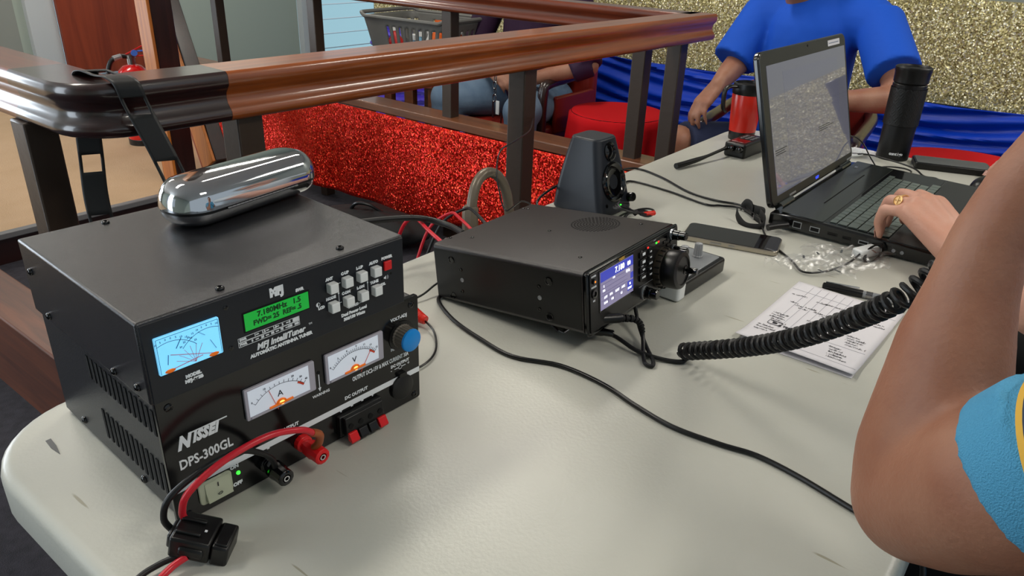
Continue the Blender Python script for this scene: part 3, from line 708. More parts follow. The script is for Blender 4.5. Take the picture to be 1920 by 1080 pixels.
T('ANT', 0.1665, 0.0535, 0.0036, bold=0.0003); T('MODE', 0.1668, 0.0348, 0.0036, bold=0.0003); T('C-UP', 0.1834, 0.0540, 0.0036, bold=0.0003); T('C-DN', 0.1834, 0.0347, 0.0036, bold=0.0003)
T('L-UP', 0.1998, 0.0542, 0.0036, bold=0.0003); T('L-DN', 0.1998, 0.0347, 0.0036, bold=0.0003); T('AUTO', 0.2161, 0.0543, 0.0036, bold=0.0003); T('TUNE', 0.2158, 0.0347, 0.0036, bold=0.0003)
T('POWER', 0.2317, 0.0548, 0.0036, bold=0.0003); T('BYPASS', 0.1905, 0.0192, 0.0034, bold=0.0003); T('Dual Power Level', 0.1910, 0.0132, 0.0040, bold=0.0003); T('300/150 Watts', 0.1910, 0.0084, 0.0040, bold=0.0003)
T('LCD', 0.1562, 0.0290, 0.0034, bold=0.0003); T('VOL', 0.2255, 0.0290, 0.0034, bold=0.0003)
def ln(x0, z0, x1, z1, w=0.0004):
    a = math.atan2(z1 - z0, x1 - x0); L = math.hypot(x1 - x0, z1 - z0)
    B.box(0, L, Y - 0.0001, Y + 0.0003, -w / 2, w / 2, Matrix.Translation((x0, 0, z0)) @ Matrix.Rotation(-a, 4, 'Y'))
ln(0.1780, 0.0464, 0.1753, 0.0464); ln(0.1753, 0.0464, 0.1753, 0.0271); ln(0.1753, 0.0271, 0.1780, 0.0271)
ln(0.2053, 0.0466, 0.2080, 0.0466); ln(0.2080, 0.0466, 0.2080, 0.027); ln(0.2080, 0.027, 0.2053, 0.027)
ln(0.1834, 0.0215, 0.1834, 0.0192); ln(0.1834, 0.0192, 0.1848, 0.0192); ln(0.1998, 0.0215, 0.1998, 0.0192); ln(0.1998, 0.0192, 0.1962, 0.0192)
for cx, cz in ((0.1753, 0.0367), (0.2080, 0.0367)): B.ball((cx, Y, cz), (0.0009, 0.0003, 0.0009), 8, 6)
B.prism([(0.1530 + 0.0018 * math.cos(R(a)), 0.0330 + 0.0018 * math.sin(R(a))) for a in range(90, 271, 20)], Y, Y + 0.0002, 'xz')
B.tube([(0.1530 + 0.0019 * math.cos(R(a)), Y, 0.0330 + 0.0019 * math.sin(R(a))) for a in range(0, 361, 20)], 0.00025, 4, sub=1)
B.prism([(0.2275, 0.0340), (0.2287, 0.0340), (0.2300, 0.0328), (0.2300, 0.0368), (0.2287, 0.0356), (0.2275, 0.0356)], Y, Y + 0.0002, 'xz')
for q in (0.0012, 0.0022): B.tube([(0.2305 + q * math.cos(R(a)), Y, 0.0348 + q * math.sin(R(a)) * 1.1) for a in range(-60, 61, 20)], 0.0002, 4, sub=1)
# scale box under the display
for z0, z1 in ((0.0215, 0.0252), (0.0258, 0.0295)):
    for a, b, c_, d_ in ((0.0753, z0, 0.1330, z0), (0.0753, z1, 0.1330, z1), (0.0753, z0, 0.0753, z1), (0.1330, z0, 0.1330, z1)): ln(a, b, c_, d_, 0.0003)
B.box(0.0758, 0.0835, Y - 0.0001, Y + 0.0002, 0.0260, 0.0292) if 0 else None
T('SWR', 0.0795, 0.0277, 0.0029, bold=0.0002); T('PWR', 0.0795, 0.0234, 0.0029, bold=0.0002)
for x, s_ in ((0.0905, '1'), (0.0985, '1.2'), (0.1090, '1.5'), (0.1165, '2'), (0.1235, '3')): T(s_, x, 0.0277, 0.0028, bold=0.0002)
B.box(0.1265, 0.1325, Y - 0.0001, Y + 0.0003, 0.0262, 0.0291)
for x, s_ in ((0.0875, '0'), (0.0970, '25'), (0.1065, '50'), (0.1155, '75'), (0.1235, '100'), (0.1300, '300')): T(s_, x, 0.0234, 0.0028, bold=0.0002)
for k in range(5): ln(0.0875 + 0.0095 * k + 0.004, 0.0277, 0.0875 + 0.0095 * k + 0.0065, 0.0277, 0.0009)
for k in range(4): ln(0.0905 + 0.0095 * k, 0.0234, 0.0935 + 0.0095 * k, 0.0234, 0.0009)
B.obj('lettering', 'white_ink', fp)
B = MB()
for x, z in ((0.1575, 0.0332), (0.2250, 0.0345), (0.2360, 0.037)): B.cyl((x, Y, z), (x, Y + 0.0003, z), 0.0013, n=10)
B.obj('trimmer_holes', 'hole', fp)
# green display
B = MB(); B.box(0.0815, 0.1448, -0.0011, 0, 0.0328, 0.0506); lc = B.obj('display', 'hole', tu)
B = MB(); B.box(0.0826, 0.1436, -0.0014, -0.0010, 0.0339, 0.0495); B.obj('lcd_glass', 'lcd_green', lc)
B = MB(); B.text('7.180MHz   1.5', 0.1150, 0.0455, 0.0066, y=-0.0016, sx=1.02, bold=0.0002); B.text('FWD= 25  REF= .5', 0.1130, 0.0388, 0.0062, y=-0.0016, sx=0.95, bold=0.0002)
B.obj('lcd_segments', 'lcd_ink', lc)
# cross-needle meter
B = MB(); B.prism(rrect(0.0095, 0.0608, 0.0245, 0.0562, 0.001, 3), -0.0030, -0.0004, 'xz'); mt = B.obj('cross_needle_meter', 'meter_blue', tu, 0.0005)
B = MB(); y = -0.0031
for cx, cz, r, a0, a1 in ((0.020, 0.012, 0.0385, -18, 42), (0.0502, 0.012, 0.0385, -42, 18)):
    B.tube([(cx + r * 0.8 * math.sin(R(t)), y, cz + r * math.cos(R(t))) for t in range(a0, a1 + 1, 4)], 0.00022, 4, sub=1)
    for t in range(a0, a1 + 1, 7): B.text(str(abs(t) // 7 * 5 % 60), cx + (r + 0.0025) * 0.8 * math.sin(R(t)), cz + (r + 0.0025) * math.cos(R(t)), 0.0022, y=y)
for a, b, c_, d_ in ((0.0245, 0.043, 0.0295, 0.0505), (0.0165, 0.032, 0.0180, 0.040), (0.0515, 0.040, 0.0555, 0.031), (0.043, 0.0500, 0.048, 0.0455)): B.beam((a, y, b), (c_, y, d_), 0.0012, 0.0002)
for x in (0.0105, 0.0595): B.box(x, x + 0.0003, y - 0.0001, y, 0.0255, 0.055)
B.box(0.0105, 0.0598, y - 0.0001, y, 0.0548, 0.0551)
B.obj('dial_marks', 'meter_ink', mt)
B = MB()
for t in (-66, -48, -28, -10, 8, 26): B.beam((0.038, y, 0.0262), (0.038 + 0.016 * math.sin(R(t)), y, 0.0262 + 0.015 * math.cos(R(t))), 0.0003, 0.0002)
B.beam((0.056, y - 0.0003, 0.0265), (0.0195, y - 0.0003, 0.0395), 0.0004, 0.0003); B.beam((0.014, y - 0.0003, 0.0265), (0.044, y - 0.0003, 0.0295), 0.0004, 0.0003)
B.obj('needle', 'red_ink', mt)
for x in (0.0175, 0.0530):
    B = MB(); B.ball((x, -0.0032, 0.0264), (0.0042, 0.0006, 0.0017), 12, 6); B.obj('movement_coil', 'brass', mt)
for n_, (x, z, red) in enumerate(((0.1672, 0.0459, 0), (0.1672, 0.0271, 0), (0.1834, 0.0464, 0), (0.1835, 0.0271, 0), (0.1997, 0.0466, 0), (0.1998, 0.0270, 0), (0.2161, 0.0464, 0), (0.2160, 0.0271, 0), (0.2317, 0.0470, 1))):
    B = MB(); s_ = 0.0044; B.box(x - s_, x + s_, -0.0075 if not red else -0.0030, -0.0004, z - 0.0046, z + 0.0046)
    B.obj('push_button', 'red_pl' if red else 'white_pl', tu, 0.0008)
    if red: bpy.data.objects[-1] if 0 else None
# ================================================================== CHROME GLASSES CASE, lying on the tuner
gc = thing('glasses_case', 'shiny chrome glasses case lying on top of the tuner', 'glasses case', (0.4120, 0.6640, ZT + TH + 0.0005), (0, 0, R(7.0)))
def capsule_half(L, W, Hh, z0, sgn):
    B = MB(); rings = []
    for j in range(9):
        a = PI / 2 * j / 8; k = 0.5 + 0.5 * 1; ins = (1 - math.cos(a)) * 0.018; z = z0 + sgn * math.sin(a) * Hh
        rings.append([B._v((x, y, z)) for x, y in rrect(-L / 2 + ins, L / 2 - ins, -W / 2 + ins, W / 2 - ins, W / 2 - ins - 0.002, 14)])
    for q, p in zip(rings, rings[1:]):
        for i in range(len(q)): B._f([q[i], q[(i + 1) % len(q)], p[(i + 1) % len(q)], p[i]])
    B._f(rings[-1]); B._f(rings[0][::-1]); return B
capsule_half(0.176, 0.064, 0.026, 0.0180, 1).obj('lid', 'chrome', gc)
capsule_half(0.174, 0.062, 0.0150, 0.0150, -1).obj('base', 'chrome', gc)
B = MB(); B.prism(rrect(-0.0865, 0.0865, -0.0305, 0.0305, 0.029, 12), 0.0148, 0.0182); B.obj('seam_gasket', 'black', gc)
B = MB()
for k in range(18): B.cyl((-0.045 + k * 0.005, -0.0318, 0.0162), (-0.0405 + k * 0.005, -0.0318, 0.0162), 0.0013, n=8)
B.obj('hinge', 'steel', gc)

# ================================================================== TRANSCEIVER (local origin rear-left-bottom, front towards -y)
YW, YH, YF = 0.229, 0.080, -0.245
ya = thing('radio_transceiver', 'black radio transceiver tilted up at the front, with lit lilac screen and big dial', 'radio', (0.6878, 0.6529, TT + 0.0015), (R(-6.9), 0, R(0.14)))
B = MB(); B.prism(rrect(0, YW, 0, YH, 0.006, 5), YF + 0.004, 0.0, 'xz'); cs = B.obj('case', 'radio_top', ya)
B = MB()
for x in (-0.0002,):
    B.prism([(YF + 0.006, 0.006), (YF + 0.006, YH - 0.006), (-0.001, YH - 0.006), (-0.001, 0.006)], -0.0004, 0.001, 'yz')
B.obj('side_plate', 'black', cs)
screws('top_screw', [(0.046, -0.030, YH), (0.198, -0.012, YH), (0.204, -0.205, YH), (0.046, -0.208, YH), (0.120, -0.108, YH)], ya, 0.0028, 0.0010, 'z', sgn=1)
screws('rear_screw', [(0.03, -0.004, YH), (0.196, -0.004, YH)], ya, 0.0026, 0.0012, 'z', sgn=1)
for y, z, r, br in ((-0.0316, 0.0616, 0.0052, 0), (-0.0471, 0.0505, 0.0028, 0), (-0.0484, 0.0359, 0.0030, 1), (-0.0466, 0.0195, 0.0026, 0), (-0.0290, 0.0099, 0.0052, 0), (-0.1922, 0.0609, 0.0058, 0), (-0.1765, 0.0509, 0.0028, 0), (-0.1773, 0.0362, 0.0030, 1), (-0.1760, 0.0206, 0.0026, 0), (-0.1912, 0.0134, 0.0056, 0)):
    B = MB(); B.lathe([(r, 0), (r, 0.0006), (r * 0.75, 0.0008), (r * 0.7, 0.0001), (0, 0.0001)], 18, (-0.0004, y, z), (-1, 0, 0)); B.obj('mounting_hole', 'silver' if br else 'black_gloss', cs)
# speaker grille on the lid: rings of short slots
B = MB(); gx, gy = 0.1755, -0.148
for k in range(1, 9):
    r = 0.0042 * k; n = max(6, int(r * 2 * PI / 0.0052))
    for i in range(n):
        a0 = 2 * PI * (i + 0.5 * (k % 2)) / n; a1 = a0 + 2 * PI / n * 0.62; q = []
        for rr in (r - 0.0010, r + 0.0010):
            for a in ((a0, a1) if rr < r else (a1, a0)): q.append((gx + rr * math.cos(a), gy + rr * math.sin(a)))
        B.prism(q, YH - 0.0003, YH + 0.00025)
B.obj('speaker_grille', 'hole', cs)
# front bezel
B = MB(); B.prism(rrect(0.0005, YW - 0.0005, 0.0005, YH - 0.0005, 0.005, 4), YF - 0.003, YF + 0.004, 'xz'); B.prism(rrect(-0.001, YW + 0.001, -0.003, YH + 0.0005, 0.006, 4), YF - 0.0025, YF + 0.0, 'xz'); bz = B.obj('front_bezel', 'black_gloss', ya, 0.0012)
FY = YF - 0.0032
B = MB(); B.prism(rrect(0.003, 0.226, 0.003, 0.0775, 0.003, 4), FY - 0.0012, FY, 'xz'); fp = B.obj('front_panel', 'black', ya, 0.0005)
FY -= 0.0014
B = MB(); B.box(0.0265, 0.1110, FY - 0.0006, FY + 0.001, 0.0225, 0.0762); sc = B.obj('display', 'black_gloss', ya, 0.0004)
B = MB(); B.box(0.0288, 0.1090, FY - 0.0012, FY, 0.0250, 0.0738); B.obj('lit_screen', 'scr_purple', sc)
B = MB(); B.box(0.0290, 0.1088, FY - 0.0014, FY - 0.001, 0.0610, 0.0736); B.box(0.094, 0.1088, FY - 0.0014, FY - 0.001, 0.0292, 0.0420); B.box(0.102, 0.1088, FY - 0.0014, FY - 0.001, 0.044, 0.052)
B.obj('dark_blue_fields', 'scr_blue', sc)
B = MB(); y = FY - 0.0016
B.text('7.180', 0.0745, 0.0668, 0.0105, y=y, bold=0.0002, sx=1.0); B.text('00', 0.0975, 0.0662, 0.0080, y=y, bold=0.0002); B.text('0Hz', 0.0950, 0.0570, 0.0062, y=y); B.text('LSB', 0.060, 0.0590, 0.0034, y=y)
for x, z, t in ((0.036, 0.0545, 'S'), (0.036, 0.0490, 'PO'), (0.040, 0.0395, 'ATT'), (0.053, 0.0395, 'IPO'), (0.068, 0.0395, 'R.FLT'), (0.083, 0.0395, 'AGC'), (0.100, 0.0380, '75'), (0.040, 0.0325, 'DNR'), (0.056, 0.0325, 'NB'), (0.078, 0.0325, '1.5'), (0.099, 0.0325, '100W')): B.text(t, x, z, 0.0040, y=y, bold=0.0001)
B.obj('screen_lettering', 'scr_ink', sc)
B = MB()
for z in (0.0360, 0.0425, 0.0460, 0.0515, 0.0570): B.box(0.030, 0.0935, FY - 0.0014, FY - 0.001, z, z + 0.0006)
for x in (0.046, 0.060, 0.075): B.box(x, x + 0.0005, FY - 0.0014, FY - 0.001, 0.0295, 0.0425)
B.obj('screen_lines', 'scr_line', sc)
B = MB(); B.text('YAESU', 0.0810, 0.0764 + 0.0001, 0.0048, y=FY - 0.0008, bold=0.0002); B.obj('gold_lettering', 'gold_ink', fp)
B = MB()
for x, z, s_ in ((0.0155, 0.0735, 'POWER'), (0.0155, 0.0600, 'PHONES'), (0.0155, 0.0425, 'MIC'), (0.1345, 0.0700, 'F'), (0.1360, 0.0500, 'QMB'), (0.1360, 0.0405, 'MODE')): B.text(s_, x, z, 0.0030, y=FY, bold=0.0001)
for z, s_ in ((0.0640, 'A/B'), (0.0560, 'V/M'), (0.0480, 'MULTI'), (0.0400, 'RX'), (0.0325, 'FINE')): B.text(s_, 0.1575, z, 0.0030, y=FY - 0.0012, bold=0.0001)
B.text('RX/TX', 0.170, 0.0755, 0.0022, y=FY)
B.obj('lettering', 'white_ink', fp)
B = MB()
for z in (0.0665, 0.0560, 0.0455, 0.0350):
    b = MB(); b.prism(rrect(0.1265, 0.1445, z - 0.0040, z + 0.0040, 0.0012, 3), FY - 0.0022, FY, 'xz'); k = b.obj('push_button', 'black', ya, 0.0004)
    b = MB(); b.prism(rrect(0.1325, 0.1400, z - 0.0016, z + 0.0022, 0.0005, 2), FY - 0.0024, FY - 0.002, 'xz') if z > 0.05 else b.text('VFO' if z > 0.04 else 'MODE', 0.1360, z, 0.0032, y=FY - 0.0023, bold=0.0002); b.obj('button_mark', 'white_ink', k)
B.bm.free()
for z in (0.0640, 0.0560, 0.0480, 0.0400, 0.0325):
    b = MB(); b.prism(rrect(0.1515, 0.1640, z - 0.0030, z + 0.0030, 0.001, 3), FY - 0.0010, FY, 'xz'); b.obj('push_button', 'black', ya, 0.0003)
for x, z in ((0.1985, 0.0650), (0.2085, 0.0670), (0.2085, 0.0585), (0.2180, 0.0600)):
    b = MB(); b.prism(rrect(x - 0.0038, x + 0.0038, z - 0.0022, z + 0.0022, 0.001, 3), FY - 0.0010, FY, 'xz'); b.obj('push_button', 'black', ya, 0.0003)
B = MB(); B.prism(rrect(0.146, 0.2050, 0.0685, 0.0735, 0.0015, 3), FY - 0.0005, FY, 'xz'); lb = B.obj('indicator_bar', 'black_gloss', ya)
for x, m_ in ((0.1485, 'led_red'), (0.172, 'led_green'), (0.178, 'led_red')):
    b = MB(); b.box(x, x + 0.0035, FY - 0.0009, FY - 0.0004, 0.0700, 0.0720); b.obj('indicator_light', m_, lb)
b = MB(); b.cyl((0.0160, FY, 0.0670), (0.0160, FY - 0.0018, 0.0670), 0.0034); k = b.obj('power_button', 'black_gloss', ya); b = MB(); b.cyl((0.0160, FY - 0.0018, 0.0670), (0.0160, FY - 0.0021, 0.0670), 0.0013); b.obj('power_light', 'led_orange', k)
b = MB(); b.lathe([(0.0058, 0), (0.0058, 0.0014), (0.0032, 0.0016), (0.0030, 0.0002), (0, 0.0002)], 24, (0.0160, FY, 0.0515), (0, -1, 0)); b.obj('headphone_jack', 'black_gloss', ya)
# main dial
DX, DZ = 0.1915, 0.0315
b = MB(); b.lathe([(0.0285, 0), (0.0285, 0.002), (0.0275, 0.0085), (0.0250, 0.010)], 60, (DX, FY, DZ), (0, -1, 0), knurl=0.0); dl = b.obj('dial_ring', mat('bronze_black_ring', '3a342c', 0.35, metal=0.3), ya)
b = MB()
for k in range(20):
    a = 2 * PI * k / 20; b.beam((DX + 0.0280 * math.cos(a), FY - 0.003, DZ + 0.0280 * math.sin(a)), (DX + 0.0268 * math.cos(a), FY - 0.0095, DZ + 0.0268 * math.sin(a)), 0.0022, 0.0022)
b.obj('finger_notches', 'hole', dl)
b = MB(); b.lathe([(0.0252, 0.009), (0.0262, 0.012), (0.0262, 0.027), (0.0250, 0.0300), (0.0220, 0.0312), (0.0200, 0.0318), (0.0190, 0.0300), (0, 0.0300)], 64, (DX, FY, DZ), (0, -1, 0)); td = b.obj('tuning_dial', 'black', ya, angle=25)
b = MB(); b.lathe([(0.0068, 0.0285), (0.0068, 0.0302), (0.0058, 0.0304), (0.0050, 0.0285), (0, 0.0285)], 24, (DX + 0.0105, FY - 0.0005, DZ - 0.002), (0, -1, 0)); b.obj('finger_dimple', 'black_gloss', td)
b = MB(); b.lathe([(0.0020, 0.028), (0.0020, 0.034), (0.0042, 0.0345), (0.0046, 0.040), (0.0046, 0.0455), (0.0034, 0.0465), (0, 0.0465)], 20, (DX + 0.0105, FY - 0.0005, DZ - 0.002), (0, -1, 0)); b.obj('crank_knob', 'black_gloss', td)
def rknob(x, z, r, L):
    b = MB(); b.lathe([(r * 1.12, 0), (r * 1.12, 0.003), (r, 0.0042), (r * 0.98, L * 0.55), (r * 0.86, L * 0.58), (r * 0.84, L), (r * 0.7, L + 0.0012), (0, L + 0.0012)], 36, (x, FY, z), (0, -1, 0)); k = b.obj('control_knob', 'black_gloss', ya, angle=25)
    b = MB(); b.lathe([(r * 1.2, 0.0), (r * 1.2, 0.0025), (r * 1.1, 0.003)], 36, (x, FY, z), (0, -1, 0)); b.obj('knob_ring', 'silver', k)
rknob(0.2200, 0.0700, 0.0068, 0.021); rknob(0.2240, 0.0465, 0.0068, 0.021); rknob(0.1410, 0.0115, 0.0080, 0.019)
b = MB(); b.box(0.1265, 0.2230, FY - 0.0003, FY, 0.0225, 0.0230); b.obj('trim_line', 'silver', fp)
for o_ in list(ya.children_recursive):
    if o_.type == 'MESH' and o_.name.split('.')[0] not in ('front_bezel', 'front_panel', 'case', 'side_plate', 'speaker_grille', 'top_screw', 'rear_screw', 'mounting_hole'):
        for v_ in o_.data.vertices: v_.co.x = v_.co.x * 0.965 - 0.004
# tilt feet and bail
for x in (0.035, 0.194):
    b = MB(); b.box(x - 0.014, x + 0.014, -0.170, -0.145, -0.007, 0.002); ft = b.obj('foot', 'black', ya, 0.002)
    b = MB(); b.lathe([(0.009, 0), (0.009, 0.003)], 16, (x, -0.02, -0.002)); b.obj('foot', 'rubber', ya)
b = MB(); b.tube([(0.030, -0.158, -0.004), (0.026, -0.184, -0.0185), (0.030, -0.188, -0.0205), (0.199, -0.188, -0.0205), (0.203, -0.184, -0.0185), (0.199, -0.158, -0.004)], 0.0022, 8, smooth=False); b.obj('tilt_bail', 'chrome', ya)
b = MB(); b.prism([(-0.150, -0.005), (-0.178, -0.017), (-0.184, -0.0165), (-0.165, -0.002)], 0.040, 0.062, 'yz'); b.prism([(-0.150, -0.005), (-0.178, -0.017), (-0.184, -0.0165), (-0.165, -0.002)], 0.167, 0.189, 'yz'); b.obj('tilt_leg', 'black', ya)
# rear connectors
b = MB(); b.cyl((0.060, 0, 0.06), (0.060, 0.022, 0.06), 0.009, n=12); b.cyl((0.060, 0.022, 0.06), (0.060, 0.034, 0.06), 0.0065, n=16); b.obj('aerial_socket', 'chrome', ya)
b = MB(); b.cyl((0.10, 0, 0.06), (0.10, 0.020, 0.06), 0.008, n=12); b.obj('aerial_socket', 'silver', ya)

# ================================================================== helpers for world points
def cable(name, label, pts, r, m='black', cat='cable', sub=6, n=8, group=None, parent=None):
    b = MB(); b.tube(pts, r, n, sub=sub); o = b.obj(name, m, parent, angle=80)
    if not parent: tag(o, label, cat, group)
    return o
Z = TT
# ================================================================== KEYER BOX with grey knobs, right of the dial
kb = thing('control_box', 'low black box with a silver top and two grey knobs beside the tuning dial', 'control box', (0.985, 0.425, TT), (0, 0, R(-2)))
b = MB(); b.prism(rrect(-0.075, 0.066, -0.033, 0.037, 0.006, 4), 0.002, 0.026); o = b.obj('housing', 'black', kb, 0.004, 3)
b = MB(); b.prism(rrect(-0.070, 0.058, -0.026, 0.032, 0.003, 3), 0.0255, 0.0275); b.obj('top_plate', 'silver', kb, 0.0006)
b = MB(); b.prism(rrect(-0.082, -0.060, -0.034, 0.036, 0.005, 4), 0.001, 0.027); b.obj('end_cheek', 'white_pl', kb, 0.003)
for x, y in ((0.034, 0.000), (0.008, 0.010)):
    b = MB(); b.lathe([(0.0085, 0), (0.0085, 0.002), (0.0070, 0.003), (0.0062, 0.020), (0.0055, 0.0215), (0, 0.0215)], 28, (x, y, 0.0275), knurl=0.09); k = b.obj('control_knob', 'grey_knob', kb, angle=15)
    b = MB(); b.box(x - 0.0004, x + 0.0004, y - 0.0055, y, 0.0490, 0.0493); b.obj('pointer', 'white_ink', k)

# ================================================================== DESK SPEAKER
sp = thing('desk_speaker', 'charcoal desktop speaker with a round black driver, standing behind the transceiver', 'speaker', (1.165, 0.700, TT), (0, 0, R(-1)))
def sec(z): # half width, front y, back y
    t = z / 0.134
    return (0.054 - 0.021 * t ** 1.4, -0.050 + 0.035 * t, 0.064 - 0.018 * t ** 1.5)
b = MB(); rings = []
for k in range(13):
    z = 0.134 * k / 12; hw, fy, by = sec(z)
    rings.append([b._v((x, y, z + 0.003)) for x, y in rrect(-hw, hw, fy, by, 0.014, 5)])
for q, p in zip(rings, rings[1:]):
    for i in range(len(q)): b._f([q[i], q[(i + 1) % len(q)], p[(i + 1) % len(q)], p[i]])
b._f(rings[0][::-1]); b._f(rings[-1]); cb = b.obj('cabinet', mat('charcoal_blue_plastic', '1b1f27', 0.42), sp, 0.003)
nrm = Vector((0, -0.168, 0.0 + 0.040)).normalized() if 0 else Vector((0, -0.967, 0.253)).normalized()
def onface(z, o=0.0): hw, fy, by = sec(z); return Vector((0, fy, z + 0.003)) + nrm * o
b = MB(); b.lathe([(0.0365, 0), (0.0365, 0.003), (0.0330, 0.0045), (0.0300, 0.0030), (0.0270, 0.0005), (0.0250, 0.0022), (0.020, 0.0005), (0, -0.001)], 48, onface(0.057), nrm, cap=False); b.obj('woofer', 'black_gloss', sp)
b = MB(); b.lathe([(0.0175, 0), (0.0175, 0.002), (0.0145, 0.0030), (0.0125, 0.0005), (0.007, 0.0022), (0, 0.0035)], 36, onface(0.1105), nrm, cap=False); b.obj('tweeter', 'black_gloss', sp)
b = MB(); q = onface(0.020) + Vector((0.043, 0, 0)); b.lathe([(0.0085, 0), (0.0085, 0.010), (0.0072, 0.012), (0, 0.012)], 24, q, nrm); b.obj('volume_knob', 'black_gloss', sp)
b = MB(); b.ball(onface(0.013, 0.001) + Vector((0.012, 0, 0)), 0.0016, 8, 6); b.obj('power_light', 'led_green', sp)
b = MB(); b.lathe([(0.0035, 0), (0.0035, 0.001), (0, 0.001)], 14, onface(0.020) + Vector((-0.032, 0, 0)), nrm); b.obj('socket', 'black_gloss', sp)

# ================================================================== RED INSULATED MUG
mg = thing('travel_mug', 'red insulated travel mug with black lid, behind the handheld radio', 'mug', (1.893, 0.718, TT), (0, 0, R(150)))
b = MB(); b.lathe([(0.032, 0.0), (0.033, 0.002), (0.033, 0.022)], 40); b.obj('base_band', 'black', mg)
b = MB(); b.lathe([(0.0335, 0.022), (0.036, 0.060), (0.0385, 0.112), (0.0375, 0.116)], 48); b.obj('body', 'red_mug', mg)
b = MB(); b.lathe([(0.0385, 0.115), (0.0400, 0.118), (0.0395, 0.132), (0.0385, 0.141), (0.034, 0.143), (0.033, 0.137), (0, 0.136)], 48); b.obj('lid', 'black', mg)
b = MB(); b.tube([(0.036, 0, 0.134), (0.060, 0, 0.135), (0.072, 0, 0.126), (0.073, 0, 0.104), (0.070, 0, 0.082), (0.062, 0, 0.074)], 0.0075, 10, flat=0.6); b.obj('handle', 'black', mg)

# ================================================================== HANDHELD RADIO lying down with a stubby aerial
hr = thing('handheld_radio', 'black handheld radio lying flat with its whip aerial pointing left', 'handheld radio', (1.735, 0.655, TT), (0, 0, R(-4)))
b = MB(); b.prism(rrect(-0.032, 0.085, -0.027, 0.027, 0.006, 4), 0.0, 0.034); o = b.obj('body', 'black', hr, 0.005, 3)
b = MB(); b.prism(rrect(-0.018, 0.012, -0.019, 0.019, 0.003, 3), 0.0335, 0.0358); b.obj('display', mat('dark_red_display', '5c1518', 0.15, emit='a02020', es=0.12), hr, 0.001)
for i in range(3):
    for j in range(3):
        b = MB(); b.prism(rrect(0.024 + i * 0.014, 0.034 + i * 0.014, -0.017 + j * 0.0125, -0.008 + j * 0.0125, 0.002, 3), 0.0335, 0.0358); b.obj('key', 'white_ink' if 0 else 'drive_grey', hr, 0.0008)
for y in (-0.016, 0.004):
    b = MB(); b.lathe([(0.0075, 0), (0.007, 0.012), (0.005, 0.013), (0, 0.013)], 20, (-0.032, y, 0.022), (-1, 0, 0), knurl=0.06); b.obj('control_knob', 'black_gloss', hr)
b = MB(); b.tube([(-0.030, 0.019, 0.020), (-0.07, 0.021, 0.017), (-0.125, 0.026, 0.012), (-0.185, 0.034, 0.0085), (-0.225, 0.040, 0.0075)], lambda t: 0.0052 if t < 0.12 else (0.0036 + 0.0026 * min(1, max(0, (t - 0.45) * 5))), 12); b.obj('aerial', 'rubber', hr)

# ================================================================== BLACK VACUUM BOTTLE
bt = thing('vacuum_bottle', 'tall black vacuum bottle with a patterned grip at the far end of the table', 'bottle', (1.985, 0.372, TT), (0, 0, R(-115)))
b = MB(); b.lathe([(0.0345, 0), (0.036, 0.003), (0.0362, 0.060), (0.0365, 0.082)], 56); b.obj('body', mat('satin_black_steel_bottle', '0c0c0e', 0.45, metal=0.2), bt)
b = MB()
def grip(i, j):
    a = 2 * PI * i; z = 0.083 + 0.085 * j; r = 0.0378 + 0.0006 * math.cos(0)
    k = 14; u = i * k; v_ = j * 6; hx = abs((u + (0.5 if int(v_) % 2 else 0)) % 1 - 0.5) + abs(v_ % 1 - 0.5) * 0.6
    r += 0.0007 * (math.sin(hx * 22) > 0)
    return (r * math.cos(a), r * math.sin(a), z)
b.grid(grip, 168, 48, closed=True); b.obj('patterned_grip', 'rubber', bt, angle=80)
b = MB(); b.lathe([(0.0368, 0.168), (0.0372, 0.176), (0.0350, 0.178), (0.0378, 0.181), (0.0385, 0.202), (0.0400, 0.207), (0.0400, 0.214), (0.0375, 0.216), (0.0350, 0.212), (0, 0.210)], 56); b.obj('lid', 'black', bt, angle=30)
b = MB(); st_ = 'contigo'; cu = 0.0
for i, ch in enumerate(st_):
    a = (i - 3) * 0.118; T = Matrix.Rotation(a, 4, 'Z') @ Matrix.Translation((0, -0.0368, 0.018)) @ Matrix.Rotation(R(90), 4, 'X')
    b.text(ch, 0, 0, 0.0098, T=T, bold=0.0003)
lt = b.obj('lettering', 'white_ink', bt); lt.rotation_euler = (0, 0, R(47))

# ================================================================== DARK GREY SLAB (phone) BY THE MOUSE, MOUSE
ed = thing('portable_drive', 'flat dark grey slab with black sides beside the mouse at the table end', 'portable drive', (1.983, 0.235, TT), (0, 0, R(-72)))
b = MB(); b.prism(rrect(-0.088, 0.072, -0.037, 0.037, 0.008, 5), 0.0, 0.015); b.obj('housing', 'black', ed, 0.002)
b = MB(); b.prism(rrect(-0.084, 0.068, -0.033, 0.033, 0.006, 5), 0.0145, 0.0162); b.obj('lid_plate', 'drive_grey', ed, 0.0006)
ms = thing('computer_mouse', 'black computer mouse under the hand at the right', 'mouse', (1.842, 0.142, TT), (0, 0, R(-28)))
def mshape(i, j):
    a = 2 * PI * i; t = PI / 2 * j; r = math.cos(t) ** 0.6 if j < 1 else 0
    return (0.052 * math.cos(a) * r, 0.030 * math.sin(a) * r * (1 - 0.1 * math.cos(a)), 0.034 * math.sin(t) ** 0.8 * (1 + 0.12 * math.cos(a) * r) if j > 0 else 0.0)
b = MB(); b.grid(mshape, 40, 14, closed=True); b.obj('shell', 'black', ms)
b = MB(); b.cyl((0.03, -0.003, 0.030), (0.03, 0.003, 0.030), 0.008); b.obj('wheel', 'rubber', ms)

